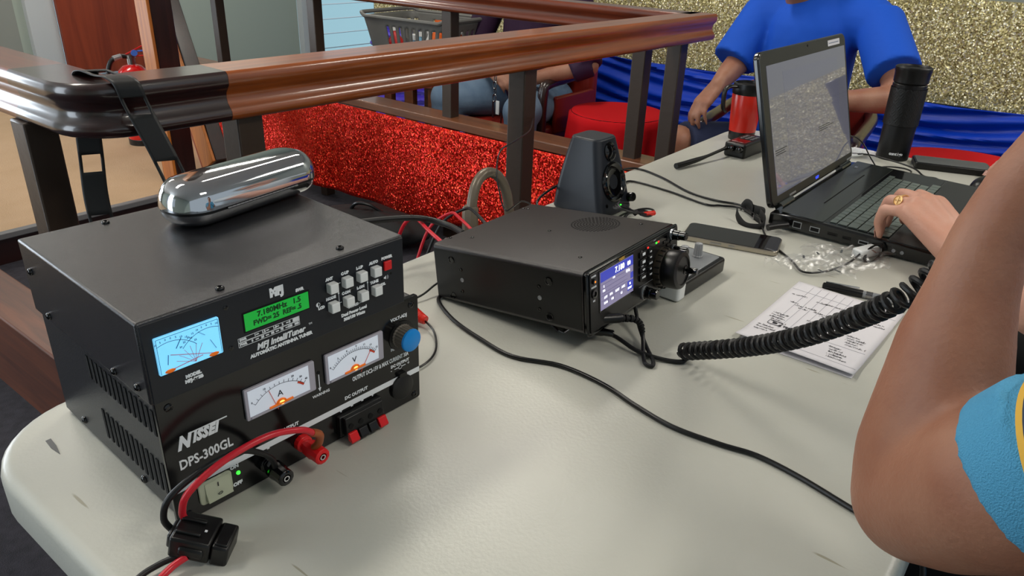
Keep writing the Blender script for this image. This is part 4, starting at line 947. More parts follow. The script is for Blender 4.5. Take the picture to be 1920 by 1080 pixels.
# ================================================================== SMARTPHONE
ph = thing('smartphone', 'smartphone lying face up between the transceiver and the laptop', 'phone', (1.184, 0.4355, TT + 0.0008), (0, 0, R(-76)))
b = MB(); b.prism(rrect(-0.079, 0.079, -0.0365, 0.0365, 0.010, 6), 0.0, 0.0082); b.obj('frame', 'phone_side', ph, 0.0012)
b = MB(); b.prism(rrect(-0.0775, 0.0775, -0.035, 0.035, 0.009, 6), 0.0080, 0.0090); b.obj('glass', 'phone_glass', ph, 0.0004)
b = MB(); b.box(-0.03, -0.012, -0.0372, -0.0362, 0.003, 0.0055); b.box(0.0, 0.010, -0.0372, -0.0362, 0.003, 0.0055); b.obj('side_buttons', 'steel', ph)

# ================================================================== LAPTOP (local origin at rear-left corner of the base)
LW = 0.466
lp = thing('laptop', 'open black laptop with a tilted glossy screen and dark keyboard at the table end', 'laptop', (1.3007, 0.4180, TT + 0.001), (0, 0, R(-0.73)))
b = MB(); b.prism([(0.000, 0.004), (0.000, 0.026), (-0.04, 0.030), (-0.288, 0.024), (-0.292, 0.019), (-0.288, 0.006), (-0.28, 0.002)], 0.0, LW, 'yz'); bs = b.obj('base', 'bezel', lp, 0.003)
def deckz(y): return 0.030 - (abs(y) - 0.04) * 0.006 / 0.248
T = Matrix.Translation((0, 0, 0.0304)) @ Matrix.Rotation(R(1.386), 4, 'X') @ Matrix.Translation((0, 0.0, 0.0009))
b = MB(T); b.prism(rrect(0.006, LW - 0.006, -0.092, -0.016, 0.004, 3), -0.0006, 0.0004); hp = b.obj('hinge_cover', 'deck', lp)
b = MB(T); b.prism(rrect(0.11, 0.36, -0.0605, -0.0585, 0.0008, 2), 0.0004, 0.0009); b.obj('media_slot', 'hole', hp)
b = MB(T); b.prism(rrect(0.006, LW - 0.006, -0.285, -0.200, 0.004, 3), -0.0006, 0.0004); b.obj('palm_rest', 'palm', lp)
b = MB(T); b.prism(rrect(0.125, 0.235, -0.272, -0.206, 0.005, 4), 0.0004, 0.0009); b.obj('touchpad', 'deck', lp)
b = MB(T); b.prism(rrect(0.012, 0.455, -0.196, -0.094, 0.003, 3), -0.0006, 0.0002); b.obj('keyboard_tray', 'black_gloss', lp)
b = MB(T); ky = -0.101
for row in range(6):
    dep = 0.0105 if row == 0 else 0.0150; x = 0.016; y1 = ky; y0 = ky - dep
    pat = {0: [0.0165] * 20, 1: [0.0172] * 13 + [0.030] + [0.0172] * 4, 2: [0.025] + [0.0172] * 12 + [0.0215] + [0.0172] * 4, 3: [0.029] + [0.0172] * 11 + [0.035] + [0.0172] * 4, 4: [0.038] + [0.0172] * 10 + [0.0435] + [0.0172] * 4, 5: [0.021, 0.017, 0.017, 0.021, 0.096, 0.021, 0.017, 0.017, 0.017, 0.017, 0.017, 0.0172, 0.0172, 0.0172, 0.0172]}[row]
    for wk in pat:
        if x + wk > 0.452: break
        b.prism([(x, y0), (x + wk, y0), (x + wk, y1), (x, y1)], 0.0003, 0.0022); x += wk + 0.0026
    ky = y0 - 0.0024
b.obj('keys', 'key', lp, 0.0004)
b = MB(T); b.box(0.40, 0.412, -0.032, -0.026, 0.0004, 0.0012); b.obj('power_key', 'silver', lp)
# ports on the left side
for nm, y, z, a, c_, m_ in (('network_port', -0.052, 0.0155, 0.0075, 0.0058, 'silver'), ('monitor_port', -0.083, 0.0150, 0.0085, 0.0045, 'silver'), ('video_port', -0.113, 0.0140, 0.0085, 0.0026, 'black_gloss'), ('usb_port', -0.137, 0.0135, 0.0070, 0.0026, 'black_gloss'), ('usb_port', -0.165, 0.0135, 0.0080, 0.0032, 'silver')):
    b = MB(); b.box(-0.0012, 0.001, y - a, y + a, z - c_, z + c_); o = b.obj(nm, m_, lp)
    b = MB(); b.box(-0.0016, 0.001, y - a + 0.0013, y + a - 0.0013, z - c_ + 0.0013, z + c_ - 0.0013); b.obj('opening', 'hole', o)
for y in (-0.213, -0.226):
    b = MB(); b.lathe([(0.0030, -0.001), (0.0030, 0.0010), (0.0020, 0.0012), (0.0018, 0.0002), (0, 0.0002)], 18, (0, y, 0.0125), (-1, 0, 0)); b.obj('audio_port', 'silver', lp)
# lid
tl = 0.276
L_ = thing('lid_pivot', None, None) if 0 else None
TL = Matrix.Translation((0, -0.004, 0.0270)) @ Matrix.Rotation(-tl, 4, 'X')     # local x right, z up the lid, -y towards the user
b = MB(TL); b.prism(rrect(0.0, LW, 0.004, 0.277, 0.016, 6), 0.0, 0.010, 'xz'); ld = b.obj('lid', 'bezel', lp, 0.0025)
b = MB(TL); b.prism(rrect(0.003, LW - 0.003, 0.008, 0.274, 0.014, 6), -0.0012, 0.0, 'xz'); b.obj('screen_frame', mat('frame_dark_olive', '2a2a26', 0.35), ld)
b = MB(TL); b.box(0.028, LW - 0.012, -0.0018, -0.001, 0.023, 0.252); sc = b.obj('screen', 'screen', ld)
b = MB(TL); b.box(0.10, 0.40, -0.0020, -0.0017, 0.045, 0.235); b.obj('screen_window', 'screen2', sc)
b = MB(TL)
for x0, x1, z in ((0.262, 0.330, 0.1075), (0.262, 0.350, 0.1035), (0.262, 0.318, 0.0995), (0.036, 0.090, 0.1015), (0.036, 0.078, 0.0975), (0.036, 0.084, 0.0935)): b.box(x0, x1, -0.0022, -0.0019, z, z + 0.0016)
b.obj('screen_text', 'screen_txt', sc)
b = MB(TL); b.box(0.352, 0.425, -0.0019, -0.001, 0.2575, 0.2690); lb = b.obj('label', 'paper', ld)
b = MB(TL)
for k in range(11): b.box(0.358 + k * 0.0055, 0.3615 + k * 0.0055, -0.0021, -0.0018, 0.2622, 0.2639)
b.obj('label_writing', 'meter_ink', lb)
b = MB(TL); b.cyl((0.237, -0.0010, 0.269), (0.237, -0.0018, 0.269), 0.0022, n=14); b.obj('webcam', 'hole', ld)
b = MB(TL); b.text('acer', 0.236, 0.0145, 0.0100, y=-0.0016, bold=0.0003); b.obj('blue_logo', 'blue_glow', ld)
for x in (0.055, 0.395):
    b = MB(); b.cyl((x - 0.03, -0.006, 0.031), (x + 0.03, -0.006, 0.031), 0.0075, n=20); b.obj('hinge', 'deck', lp)
    b = MB(TL); b.box(x + 0.03, x + 0.062, -0.0016, -0.001, 0.010, 0.0135); b.obj('hinge_badge', 'silver', ld)

# power plug and tied audio leads left of the laptop
cable('power_plug', 'black barrel plug in the left rear corner of the laptop', [(1.292, 0.380, 0.795), (1.278, 0.392, 0.794), (1.262, 0.404, 0.792)], 0.0060, 'black', 'plug')
cb1 = cable('audio_lead', 'black lead running from the speaker to the tied bundle, upper of two', [(1.25, 0.80, 0.79), (1.36, 0.790, 0.788), (1.446, 0.775, 0.783), (1.427, 0.70, 0.783), (1.376, 0.612, 0.783), (1.364, 0.549, 0.783), (1.369, 0.50, 0.784), (1.338, 0.468, 0.788), (1.30, 0.43, 0.79)], 0.0022, 'black')
cable('audio_lead', 'black lead running from the speaker to the tied bundle, lower of two', [(1.215, 0.69, 0.79), (1.29, 0.715, 0.784), (1.355, 0.735, 0.783), (1.352, 0.647, 0.783), (1.328, 0.554, 0.783), (1.341, 0.527, 0.783), (1.350, 0.49, 0.785), (1.320, 0.455, 0.789)], 0.0022, 'black')
cable('thin_lead', 'thin black lead curving from the tied bundle past the phone to the clear wrapper', [(1.300, 0.432, 0.789), (1.262, 0.410, 0.783), (1.235, 0.391, 0.782), (1.200, 0.360, 0.782), (1.165, 0.325, 0.783), (1.130, 0.295, 0.784), (1.150, 0.268, 0.786), (1.200, 0.250, 0.788), (1.248, 0.244, 0.792)], 0.0017, 'black')
b = MB()
for pts in ([(1.352, 0.490, 0.786), (1.345, 0.480, 0.799), (1.335, 0.466, 0.800), (1.328, 0.458, 0.790), (1.336, 0.462, 0.783), (1.350, 0.482, 0.784)],
            [(1.345, 0.470, 0.792), (1.325, 0.448, 0.797), (1.300, 0.432, 0.800), (1.286, 0.420, 0.796), (1.280, 0.418, 0.786), (1.272, 0.430, 0.782), (1.270, 0.448, 0.782), (1.280, 0.466, 0.790), (1.288, 0.474, 0.798)],
            [(1.318, 0.452, 0.800), (1.305, 0.430, 0.803), (1.296, 0.426, 0.790), (1.306, 0.436, 0.783), (1.318, 0.450, 0.785)]):
    P = catmull([Vector(p) for p in pts], 8); rows = []
    for i, p in enumerate(P): rows.append([b._v(p + Vector((0, 0, -0.0075))), b._v(p + Vector((0, 0, 0.0075)))])
    for q, p in zip(rows, rows[1:]): b._f([q[0], q[1], p[1], p[0]])
tag(b.obj('cable_tie', 'black_matte', solid=0.0016), 'black hook-and-loop strap tied round the leads behind the laptop corner', 'cable tie')

# clear wrapper lying crumpled, and the white adapter with coiled lead
random.seed(3)
b = MB()
def crump(i, j):
    x = 1.095 + 0.150 * j + 0.05 * i; y = 0.345 - 0.125 * i - 0.03 * j + 0.012 * math.sin(j * 9)
    n_ = noise.noise(Vector((i * 4, j * 5, 3))); n2 = noise.noise(Vector((i * 11, j * 12, 9)))
    return (x, y, 0.787 + 0.012 * abs(n_) + 0.010 * abs(n2) + 0.002)
b.grid(crump, 46, 46); tag(b.obj('clear_wrapper', 'tape', angle=25), 'crumpled clear plastic wrapper lying in front of the laptop', 'wrapper')
b = MB()
for k, (x, y, l, a) in enumerate(((1.128, 0.349, 0.016, 80), (1.135, 0.30, 0.012, 20), (1.098, 0.262, 0.010, 60), (1.165, 0.288, 0.010, 35), (1.20, 0.262, 0.014, 10), (1.115, 0.243, 0.012, 70), (1.236, 0.222, 0.014, 40))):
    b.box(-l / 2, l / 2, -0.0016, 0.0016, 0, 0.0006, Matrix.Translation((x, y, 0.806)) @ Matrix.Rotation(R(a), 4, 'Z'))
o = b.obj('printed_marks', 'steel', bpy.data.objects['clear_wrapper'])
ad = thing('white_adapter', 'white plug adapter with a short black lead looped round it beside the laptop', 'adapter', (1.272, 0.240, TT), (0, 0, R(-22)))
b = MB(); b.box(-0.025, 0.022, -0.010, 0.010, 0.003, 0.018); b.box(0.022, 0.030, -0.007, 0.007, 0.005, 0.015); b.obj('body', 'white_pl', ad, 0.003)
b = MB()
for k in range(3):
    b.tube([(0.0 + 0.020 * math.cos(a) + 0.002 * k, -0.012 + 0.006 * math.sin(a), 0.011 + 0.011 * math.sin(a + 0.6)) for a in [q * PI / 6 for q in range(13)]], 0.0015, 6, sub=2)
b.obj('looped_lead', 'black', ad)

# notes and pen
nt_ = thing('note_sheet', 'folded white note sheet covered in handwriting under the coiled cord', 'paper', (0.9746, 0.2147, TT + 0.0012), (0, 0, R(-1.5)))
b = MB()
def sheet(i, j):
    x = -0.113 + 0.226 * i; y = -0.075 + 0.150 * j
    return (x, y, 0.0006 + 0.0035 * max(0, 0.12 - i) / 0.12 + 0.0010 * math.sin(i * 5 + j * 3) + 0.0012)
b.grid(sheet, 24, 16); b.obj('sheet', 'paper', nt_, solid=0.0006)
b = MB(); b.prism([(-0.113, -0.074), (0.06, -0.075), (0.06, 0.068), (-0.1155, 0.068)], -0.0008, -0.0002); b.obj('under_sheet', 'paper', nt_)
def zs(x, y): i = (x + 0.113) / 0.226; j = (y + 0.075) / 0.15; return 0.0006 + 0.0010 * math.sin(i * 5 + j * 3) + 0.0016 + 0.0035 * max(0, 0.12 - i) / 0.12
b = MB()
def pl(x0, y0, x1, y1, w_=0.0003):
    n_ = 8
    for k in range(n_):
        xa, ya_ = x0 + (x1 - x0) * k / n_, y0 + (y1 - y0) * k / n_; xb, yb = x0 + (x1 - x0) * (k + 1) / n_, y0 + (y1 - y0) * (k + 1) / n_
        b.beam((xa, ya_, zs(xa, ya_) + 0.0004), (xb, yb, zs(xb, yb) + 0.0004), w_, 0.0002)
for k in range(6): pl(-0.055, 0.052 - 0.0115 * k, 0.105, 0.050 - 0.0115 * k)
pl(0.082, 0.073, 0.080, -0.072); pl(-0.098, -0.073, -0.096, 0.02); pl(-0.050, -0.004, -0.05, -0.070)
b.obj('ruled_lines', 'paper_line', nt_)
b = MB(); random.seed(12)
def scrib(x, y, L, s_=0.0035, dx=0.0, dy=-1.0):
    """a line of handwriting: joined up-and-down strokes running along the sheet"""
    p = Vector((x, y)); d = Vector((dx, dy)).normalized(); n_ = Vector((-d.y, d.x)); t = 0; last = None
    while t < L:
        st = random.uniform(0.0007, 0.0014); h_ = random.uniform(0.35, 1.0) * s_ * (1 if random.random() < .8 else 1.5)
        q = p + d * t + n_ * random.uniform(-0.2, 0.2) * s_; r = p + d * (t + st * random.uniform(0.2, 0.9)) + n_ * h_
        if last is not None and random.random() < 0.75: b.beam((*last, zs(*last) + 0.0005), (*q, zs(*q) + 0.0005), 0.00032, 0.0002)
        if random.random() < 0.86: b.beam((*q, zs(*q) + 0.0005), (*r, zs(*r) + 0.0005), 0.00032, 0.0002)
        last = r; t += st * (1.0 if random.random() < 0.8 else 2.4)
for x, y, L in ((0.062, 0.066, 0.010), (0.060, 0.030, 0.015), (0.062, 0.018, 0.012), (0.062, 0.006, 0.012), (0.062, -0.006, 0.010), (0.052, -0.012, 0.013), (0.064, 0.056, 0.012),
                (0.036, 0.060, 0.014), (0.030, 0.050, 0.012), (0.024, 0.043, 0.012), (0.032, 0.036, 0.015), (0.026, 0.022, 0.020), (0.020, 0.012, 0.014),
                (-0.012, 0.064, 0.022), (-0.019, 0.064, 0.018), (-0.026, 0.064, 0.022), (-0.033, 0.060, 0.016), (-0.040, 0.055, 0.020), (-0.060, 0.066, 0.022), (-0.067, 0.066, 0.026), (-0.074, 0.066, 0.018),
                (-0.006, 0.020, 0.018), (-0.013, 0.014, 0.020), (-0.020, 0.010, 0.018), (0.028, -0.012, 0.014), (0.022, -0.024, 0.016), (0.014, -0.030, 0.012),
                (0.048, -0.040, 0.026), (0.040, -0.044, 0.024), (-0.014, -0.036, 0.016), (-0.021, -0.038, 0.024), (-0.028, -0.038, 0.022), (-0.035, -0.040, 0.018), (-0.042, -0.042, 0.026),
                (-0.060, -0.028, 0.016), (-0.067, -0.030, 0.018), (-0.074, -0.032, 0.022), (-0.081, -0.032, 0.020), (-0.088, -0.034, 0.024)):
    scrib(x, y, L)
def wr(st, x, y, s_, bold=0.0):
    b.text(st, 0, 0, s_, T=Matrix.Translation((x, y, zs(x, y) + 0.0006)) @ Matrix.Rotation(R(-90), 4, 'Z'), bold=bold, sx=0.85)
wr('STSI', -0.072, 0.006, 0.0085); wr('UVO', -0.058, 0.016, 0.0085); wr('A TECH', -0.047, 0.032, 0.0075, 0.0002)
b.tube([(-0.043 + x, 0.049 + y, zs(-0.043, 0.049) + 0.0006) for x, y in rrect(-0.006, 0.006, -0.009, 0.009, 0.002, 3)] + [(-0.037, 0.056, zs(-0.037, 0.056) + 0.0006)], 0.0004, 4, smooth=False)
b.prism([(-0.045, 0.046), (-0.041, 0.046), (-0.041, 0.052), (-0.045, 0.052)], zs(-0.043, 0.049) + 0.0004, zs(-0.043, 0.049) + 0.0007)
b.obj('handwriting', 'biro', nt_)
pn = thing('ballpoint_pen', 'black and silver ballpoint pen lying beyond the notes', 'pen', (1.094, 0.254, TT + 0.0062), (0, 0, R(-79)))
b = MB(); b.lathe([(0.0030, 0), (0.0050, 0.001), (0.0056, 0.006), (0.0056, 0.055), (0.0052, 0.056)], 20, (0, 0, 0), (1, 0, 0)); b.obj('cap', 'black', pn)
b = MB(); b.lathe([(0.0050, 0.056), (0.0050, 0.135), (0.0030, 0.143), (0, 0.145)], 20, (0, 0, 0), (1, 0, 0)); b.obj('barrel', 'silver', pn)
b = MB(); b.lathe([(0.0053, 0.060), (0.0050, 0.061), (0.0053, 0.062), (0.0050, 0.063), (0.0053, 0.064), (0.0050, 0.065), (0.0053, 0.066), (0.0050, 0.067), (0.0053, 0.069)], 20, (0, 0, 0), (1, 0, 0)); b.obj('grip_rings', 'steel', pn)
b = MB(); b.beam((0.004, 0.0028, 0.0056), (0.050, 0.0028, 0.0068), 0.003, 0.0014); b.obj('clip', 'chrome', pn)

# ================================================================== LEADS
cable('power_lead', 'long flat black lead running across the table from the transceiver towards the front edge', [(0.735, 0.665, 0.785), (0.700, 0.655, 0.784), (0.678, 0.644, 0.783), (0.651, 0.592, 0.783), (0.636, 0.533, 0.783), (0.629, 0.476, 0.783), (0.650, 0.42, 0.783), (0.649, 0.36, 0.783), (0.636, 0.31, 0.783), (0.627, 0.26, 0.783), (0.632, 0.209, 0.783), (0.639, 0.172, 0.783), (0.634, 0.127, 0.783), (0.621, 0.074, 0.783), (0.613, 0.035, 0.784), (0.610, 0.012, 0.775), (0.60, 0.002, 0.70), (0.59, 0.0, 0.4)], 0.0027, 'black')
lead = bpy.data.objects['power_lead']
# microphone plug, straight part and coil
P = [Vector(p) for p in ((0.766, 0.322, 0.789), (0.735, 0.238, 0.841), (0.699, 0.174, 0.892), (0.672, 0.125, 0.940), (0.6475, 0.0875, 0.983), (0.660, 0.066, 1.012), (0.67, 0.03, 1.10))]
mc = thing('microphone_cord', 'black coiled microphone cord stretched from the transceiver towards the raised forearm', 'cord', (0, 0, 0))
C_ = catmull(P[:6], 60); Ls = [0]
for a, c_ in zip(C_, C_[1:]): Ls.append(Ls[-1] + (c_ - a).length)
tot = Ls[-1]; turns = 39; pts = []; t0 = (C_[1] - C_[0]).normalized(); a = t0.cross(Vector((0, 0, 1))).normalized()
NS = turns * 14; j = 0
for k in range(NS + 1):
    s_ = tot * (k / NS) ; 
    while j < len(Ls) - 2 and Ls[j + 1] < s_: j += 1
    f = (s_ - Ls[j]) / (Ls[j + 1] - Ls[j]); p = C_[j].lerp(C_[j + 1], f); t = (C_[j + 1] - C_[j]).normalized()
    a = (a - t * a.dot(t)).normalized(); bb = t.cross(a); ang = 2 * PI * k / 14
    rr = 0.0088 * min(1, k / 10 + 0.3)
    pts.append(p + (a * math.cos(ang) + bb * math.sin(ang)) * rr)
b = MB(); b.tube(pts, 0.0026, 8, smooth=False); b.obj('coil', 'rubber', mc)
b = MB(); b.tube([(0.742, 0.425, 0.7925), (0.744, 0.400, 0.790), (0.738, 0.368, 0.786), (0.742, 0.340, 0.784), (0.752, 0.318, 0.783), (0.762, 0.312, 0.784), (0.769, 0.322, 0.790)], 0.0027, 8); b.obj('straight_lead', 'rubber', mc)
b = MB(); b.tube([pts[-1], Vector((0.672, 0.045, 1.05)), Vector((0.685, 0.0, 1.12)), Vector((0.682, -0.03, 1.17)), Vector((0.674, -0.045, 1.20))], 0.0027, 8); b.obj('upper_lead', 'rubber', mc)
b = MB(); b.lathe([(0.0060, 0), (0.0060, 0.020), (0.0048, 0.024), (0.0046, 0.034), (0.0036, 0.036)], 18, (0.731, 0.437, 0.7935), (0.35, -0.93, 0.0)); b.obj('plug', 'black_gloss', mc)
ac = thing('accessory_lead', 'short black lead looping from the transceiver front down onto the table', 'cable', (0, 0, 0))
b = MB(); b.lathe([(0.0060, 0), (0.0062, 0.024), (0.0052, 0.028)], 18, (0.722, 0.412, 0.820), (0.80, -0.60, -0.05)); b.obj('plug', 'black', ac)
b = MB()
for k in range(9):
    q = catmull([Vector(p) for p in ((0.744, 0.395, 0.8185), (0.757, 0.384, 0.816), (0.763, 0.377, 0.808), (0.762, 0.373, 0.798))], 3)[k]; q2 = catmull([Vector(p) for p in ((0.744, 0.395, 0.8185), (0.757, 0.384, 0.816), (0.763, 0.377, 0.808), (0.762, 0.373, 0.798))], 3)[k + 1 if k < 9 else k]
    b.cyl(q, q.lerp(q2, 0.6), 0.0050 - 0.0002 * k, n=12)
b.obj('strain_relief', 'black_matte', ac)
b = MB(); b.tube([(0.742, 0.397, 0.8185), (0.757, 0.384, 0.816), (0.763, 0.377, 0.808), (0.760, 0.371, 0.793), (0.735, 0.355, 0.784), (0.722, 0.345, 0.783), (0.722, 0.336, 0.783), (0.735, 0.342, 0.783), (0.752, 0.360, 0.786), (0.778, 0.385, 0.792), (0.797, 0.402, 0.800), (0.806, 0.412, 0.812)], 0.0026, 8); b.obj('lead', 'rubber', ac)

# fused power lead in front of the power supply
fl = thing('fused_lead', 'red and black twin lead with a black fuse holder, clipped to the power supply posts', 'cable', (0, 0, 0))
def tubep(nm, pts, r, m_): b = MB(); b.tube(pts, r, 10, sub=6); return b.obj(nm, m_, fl)
tubep('red_wire', [(0.2175, 0.492, 0.803), (0.2145, 0.490, 0.816), (0.220, 0.484, 0.836), (0.248, 0.476, 0.854), (0.286, 0.470, 0.860), (0.316, 0.466, 0.852), (0.330, 0.467, 0.840)], 0.0030, 'red_wire')
tubep('red_wire', [(0.2235, 0.4890, 0.803), (0.221, 0.486, 0.815), (0.229, 0.478, 0.828), (0.256, 0.469, 0.839), (0.290, 0.465, 0.8445), (0.316, 0.463, 0.840)], 0.0026, 'red_wire') if 0 else None
tubep('copper_sleeve', [(0.328, 0.467, 0.842), (0.338, 0.470, 0.833), (0.3425, 0.478, 0.818), (0.3430, 0.486, 0.808)], 0.0038, 'orange_lug')
tubep('black_wire', [(0.207, 0.497, 0.798), (0.203, 0.499, 0.812), (0.210, 0.495, 0.832), (0.238, 0.489, 0.846), (0.268, 0.486, 0.847), (0.289, 0.488, 0.832), (0.300, 0.490, 0.818), (0.303, 0.491, 0.806)], 0.0028, 'rubber')
T = Matrix.Translation((0.2180, 0.4740, TT + 0.016)) @ Matrix.Rotation(R(-52), 4, 'Z') @ Matrix.Rotation(R(14), 4, 'Y')
b = MB(T); b.box(-0.020, 0.012, -0.0165, 0.0165, -0.010, 0.010); b.box(0.012, 0.026, -0.0145, 0.0145, -0.012, 0.008); b.box(-0.012, 0.008, -0.0185, 0.0185, -0.005, 0.004); b.box(-0.024, -0.018, -0.010, 0.010, -0.008, 0.006)
fh = b.obj('fuse_holder', 'black', fl, 0.0022)
b = MB(T)
for y in (-0.008, 0.006): b.box(-0.018, 0.002, y - 0.0018, y + 0.0018, 0.009, 0.0125)
b.box(0.014, 0.0245, -0.012, 0.012, 0.0075, 0.0095); b.obj('ribs', 'black', fh, 0.001)
b = MB(T); b.box(0.003, 0.005, -0.003, -0.001, 0.0098, 0.0106); b.obj('white_mark', 'white_ink', fh)
tubep('red_wire', [(0.2015, 0.468, 0.792), (0.190, 0.470, 0.789), (0.175, 0.466, 0.787), (0.150, 0.452, 0.786), (0.120, 0.430, 0.76), (0.10, 0.42, 0.6)], 0.0030, 'red_wire')
tubep('black_wire', [(0.2005, 0.475, 0.790), (0.186, 0.482, 0.787), (0.168, 0.483, 0.785), (0.146, 0.475, 0.780), (0.118, 0.455, 0.74), (0.10, 0.44, 0.6)], 0.0026, 'rubber')

# red boot plug and thin lead behind the power supply
rpz = thing('red_plug', 'red rubber plug with a thin black lead, poking out behind the power supply', 'plug', (0, 0, 0))
b = MB(); prof = []
for k in range(13): r = 0.0115 - 0.0055 * (k / 12); prof += [(r, k * 0.0024), (r * 0.9, k * 0.0024 + 0.0016)]
b.lathe(prof, 20, (0.612, 0.637, 0.797), (0.10, -0.97, -0.20)); b.obj('ribbed_boot', 'red_boot', rpz)
b = MB(); b.tube([(0.615, 0.612, 0.791), (0.610, 0.590, 0.786), (0.590, 0.565, 0.783), (0.566, 0.548, 0.783), (0.540, 0.542, 0.783), (0.515, 0.548, 0.783)], 0.0014, 7); b.obj('lead', 'black', rpz)
cable('thin_lead', 'thin black lead curving from the transceiver to behind the power supply', [(0.735, 0.665, 0.80), (0.70, 0.668, 0.795), (0.672, 0.668, 0.788), (0.640, 0.672, 0.784), (0.615, 0.665, 0.784), (0.58, 0.67, 0.784)], 0.0015)
cable('aerial_cable', 'thick black cable running from the tuner to the back of the transceiver', [(0.47, 0.76, 0.86), (0.56, 0.80, 0.875), (0.66, 0.800, 0.862), (0.76, 0.775, 0.850), (0.79, 0.735, 0.842), (0.78, 0.69, 0.842)], 0.0048, 'rubber')
cable('red_power_wire', 'red wire arching behind the transceiver over the table edge, nearer of two', [(0.735, 0.665, 0.83), (0.76, 0.74, 0.838), (0.79, 0.80, 0.835), (0.80, 0.84, 0.805), (0.80, 0.86, 0.74), (0.79, 0.85, 0.6)], 0.0030, 'red_wire', 'wire')
cable('red_power_wire', 'red wire arching behind the transceiver over the table edge, farther of two', [(0.80, 0.67, 0.83), (0.84, 0.75, 0.834), (0.87, 0.80, 0.822), (0.86, 0.84, 0.785), (0.84, 0.86, 0.70)], 0.0026, 'red_wire', 'wire')
cable('black_power_wire', 'black wire lying along the red wires behind the transceiver', [(0.83, 0.67, 0.83), (0.875, 0.75, 0.836), (0.905, 0.80, 0.820), (0.89, 0.84, 0.785), (0.86, 0.86, 0.70)], 0.0026, 'rubber', 'wire')
cd = thing('conduit_hook', 'grey-brown bent conduit arching up behind the transceiver', 'conduit', (0, 0, 0))
b = MB(); b.tube([(0.955, 0.83, 0.70), (0.958, 0.83, 0.785), (0.975, 0.835, 0.835), (1.005, 0.838, 0.853), (1.040, 0.838, 0.842), (1.065, 0.835, 0.805), (1.080, 0.835, 0.74)], 0.0095, 14); b.obj('pipe', 'pipe', cd)
b = MB(); b.lathe([(0.0135, 0), (0.0145, 0.006), (0.0145, 0.045), (0.0125, 0.05)], 8, (0.957, 0.83, 0.755), (0, 0, 1)); b.obj('collar_nut', 'pipe', cd)
cable('looped_wire', 'thin black wire looping up over the grey-brown conduit', [(1.50, 1.10, 0.83), (1.30, 0.96, 0.86), (1.12, 0.86, 0.888), (1.05, 0.84, 0.885), (1.01, 0.815, 0.862), (1.00, 0.80, 0.83), (0.995, 0.78, 0.80), (0.96, 0.72, 0.84), (0.93, 0.67, 0.85)], 0.0014)
cable('speaker_lead', 'black lead draped over the rear table edge beside the speaker', [(1.02, 0.72, 0.80), (1.05, 0.752, 0.81), (1.10, 0.76, 0.818), (1.14, 0.765, 0.815), (1.15, 0.76, 0.79), (1.12, 0.735, 0.784), (1.085, 0.70, 0.784), (1.09, 0.66, 0.784)], 0.0024)
b = MB(); random.seed(5)
for k in range(5):
    cx, cy = 1.135 + 0.006 * k, 0.612 - 0.004 * k; rr = 0.032 + 0.004 * (k % 3)
    b.tube([(cx + rr * 1.1 * math.cos(a) - 0.01, cy + rr * 0.5 * math.sin(a), 0.790 + 0.030 * max(0, math.sin(a * 0.5 + 0.2 * k)) + 0.002 * k) for a in [q * 2 * PI / 14 + k for q in range(15)]], 0.0019, 7, sub=3)
sl_ = b.obj('coiled_lead', 'rubber'); tag(sl_, 'bundle of black lead coiled between the speaker and the transceiver', 'cable')
b = MB(); b.lathe([(0.0045, 0), (0.0045, 0.018), (0.003, 0.020)], 14, (1.150, 0.588, 0.800), (0.5, -0.5, 0.1)); b.obj('red_connector', 'red_boot', sl_)
# leads at the far end
cable('laptop_lead', 'thin black lead hooping up over the rear corner of the laptop', [(1.80, 0.50, 0.784), (1.795, 0.46, 0.83), (1.79, 0.43, 0.857), (1.78, 0.40, 0.850), (1.77, 0.375, 0.825), (1.765, 0.358, 0.808)], 0.0015)
cable('laptop_lead', 'black lead trailing from the laptop past the foot of the bottle', [(1.90, 0.47, 0.784), (1.93, 0.42, 0.79), (1.915, 0.355, 0.79), (1.88, 0.30, 0.79), (1.83, 0.27, 0.79), (1.79, 0.24, 0.80), (1.768, 0.225, 0.80)], 0.0020)
cable('laptop_lead', 'black lead curving back from the laptop side in front of the bottle', [(1.768, 0.37, 0.80), (1.80, 0.375, 0.786), (1.86, 0.36, 0.786), (1.88, 0.325, 0.786), (1.85, 0.30, 0.79), (1.80, 0.295, 0.795), (1.77, 0.29, 0.80)], 0.0018)
b = MB()
for k in range(6): b.tube([(1.94 + (0.022 + 0.0035 * k) * math.cos(a), 0.455 + (0.022 + 0.0035 * k) * 0.8 * math.sin(a), 0.784 + 0.002 * (k % 3)) for a in [q * 2 * PI / 16 for q in range(17)]], 0.0013, 6, sub=2)
tag(b.obj('white_coiled_lead', 'white_pl'), 'small coil of thin white lead behind the laptop', 'cable')
b = MB(); b.prism([(1.955, 0.40), (2.015, 0.42), (2.02, 0.47), (1.96, 0.475)], TT + 0.0008, TT + 0.0016); tag(b.obj('paper_scrap', 'paper'), 'small scrap of paper under the white coiled lead', 'paper')

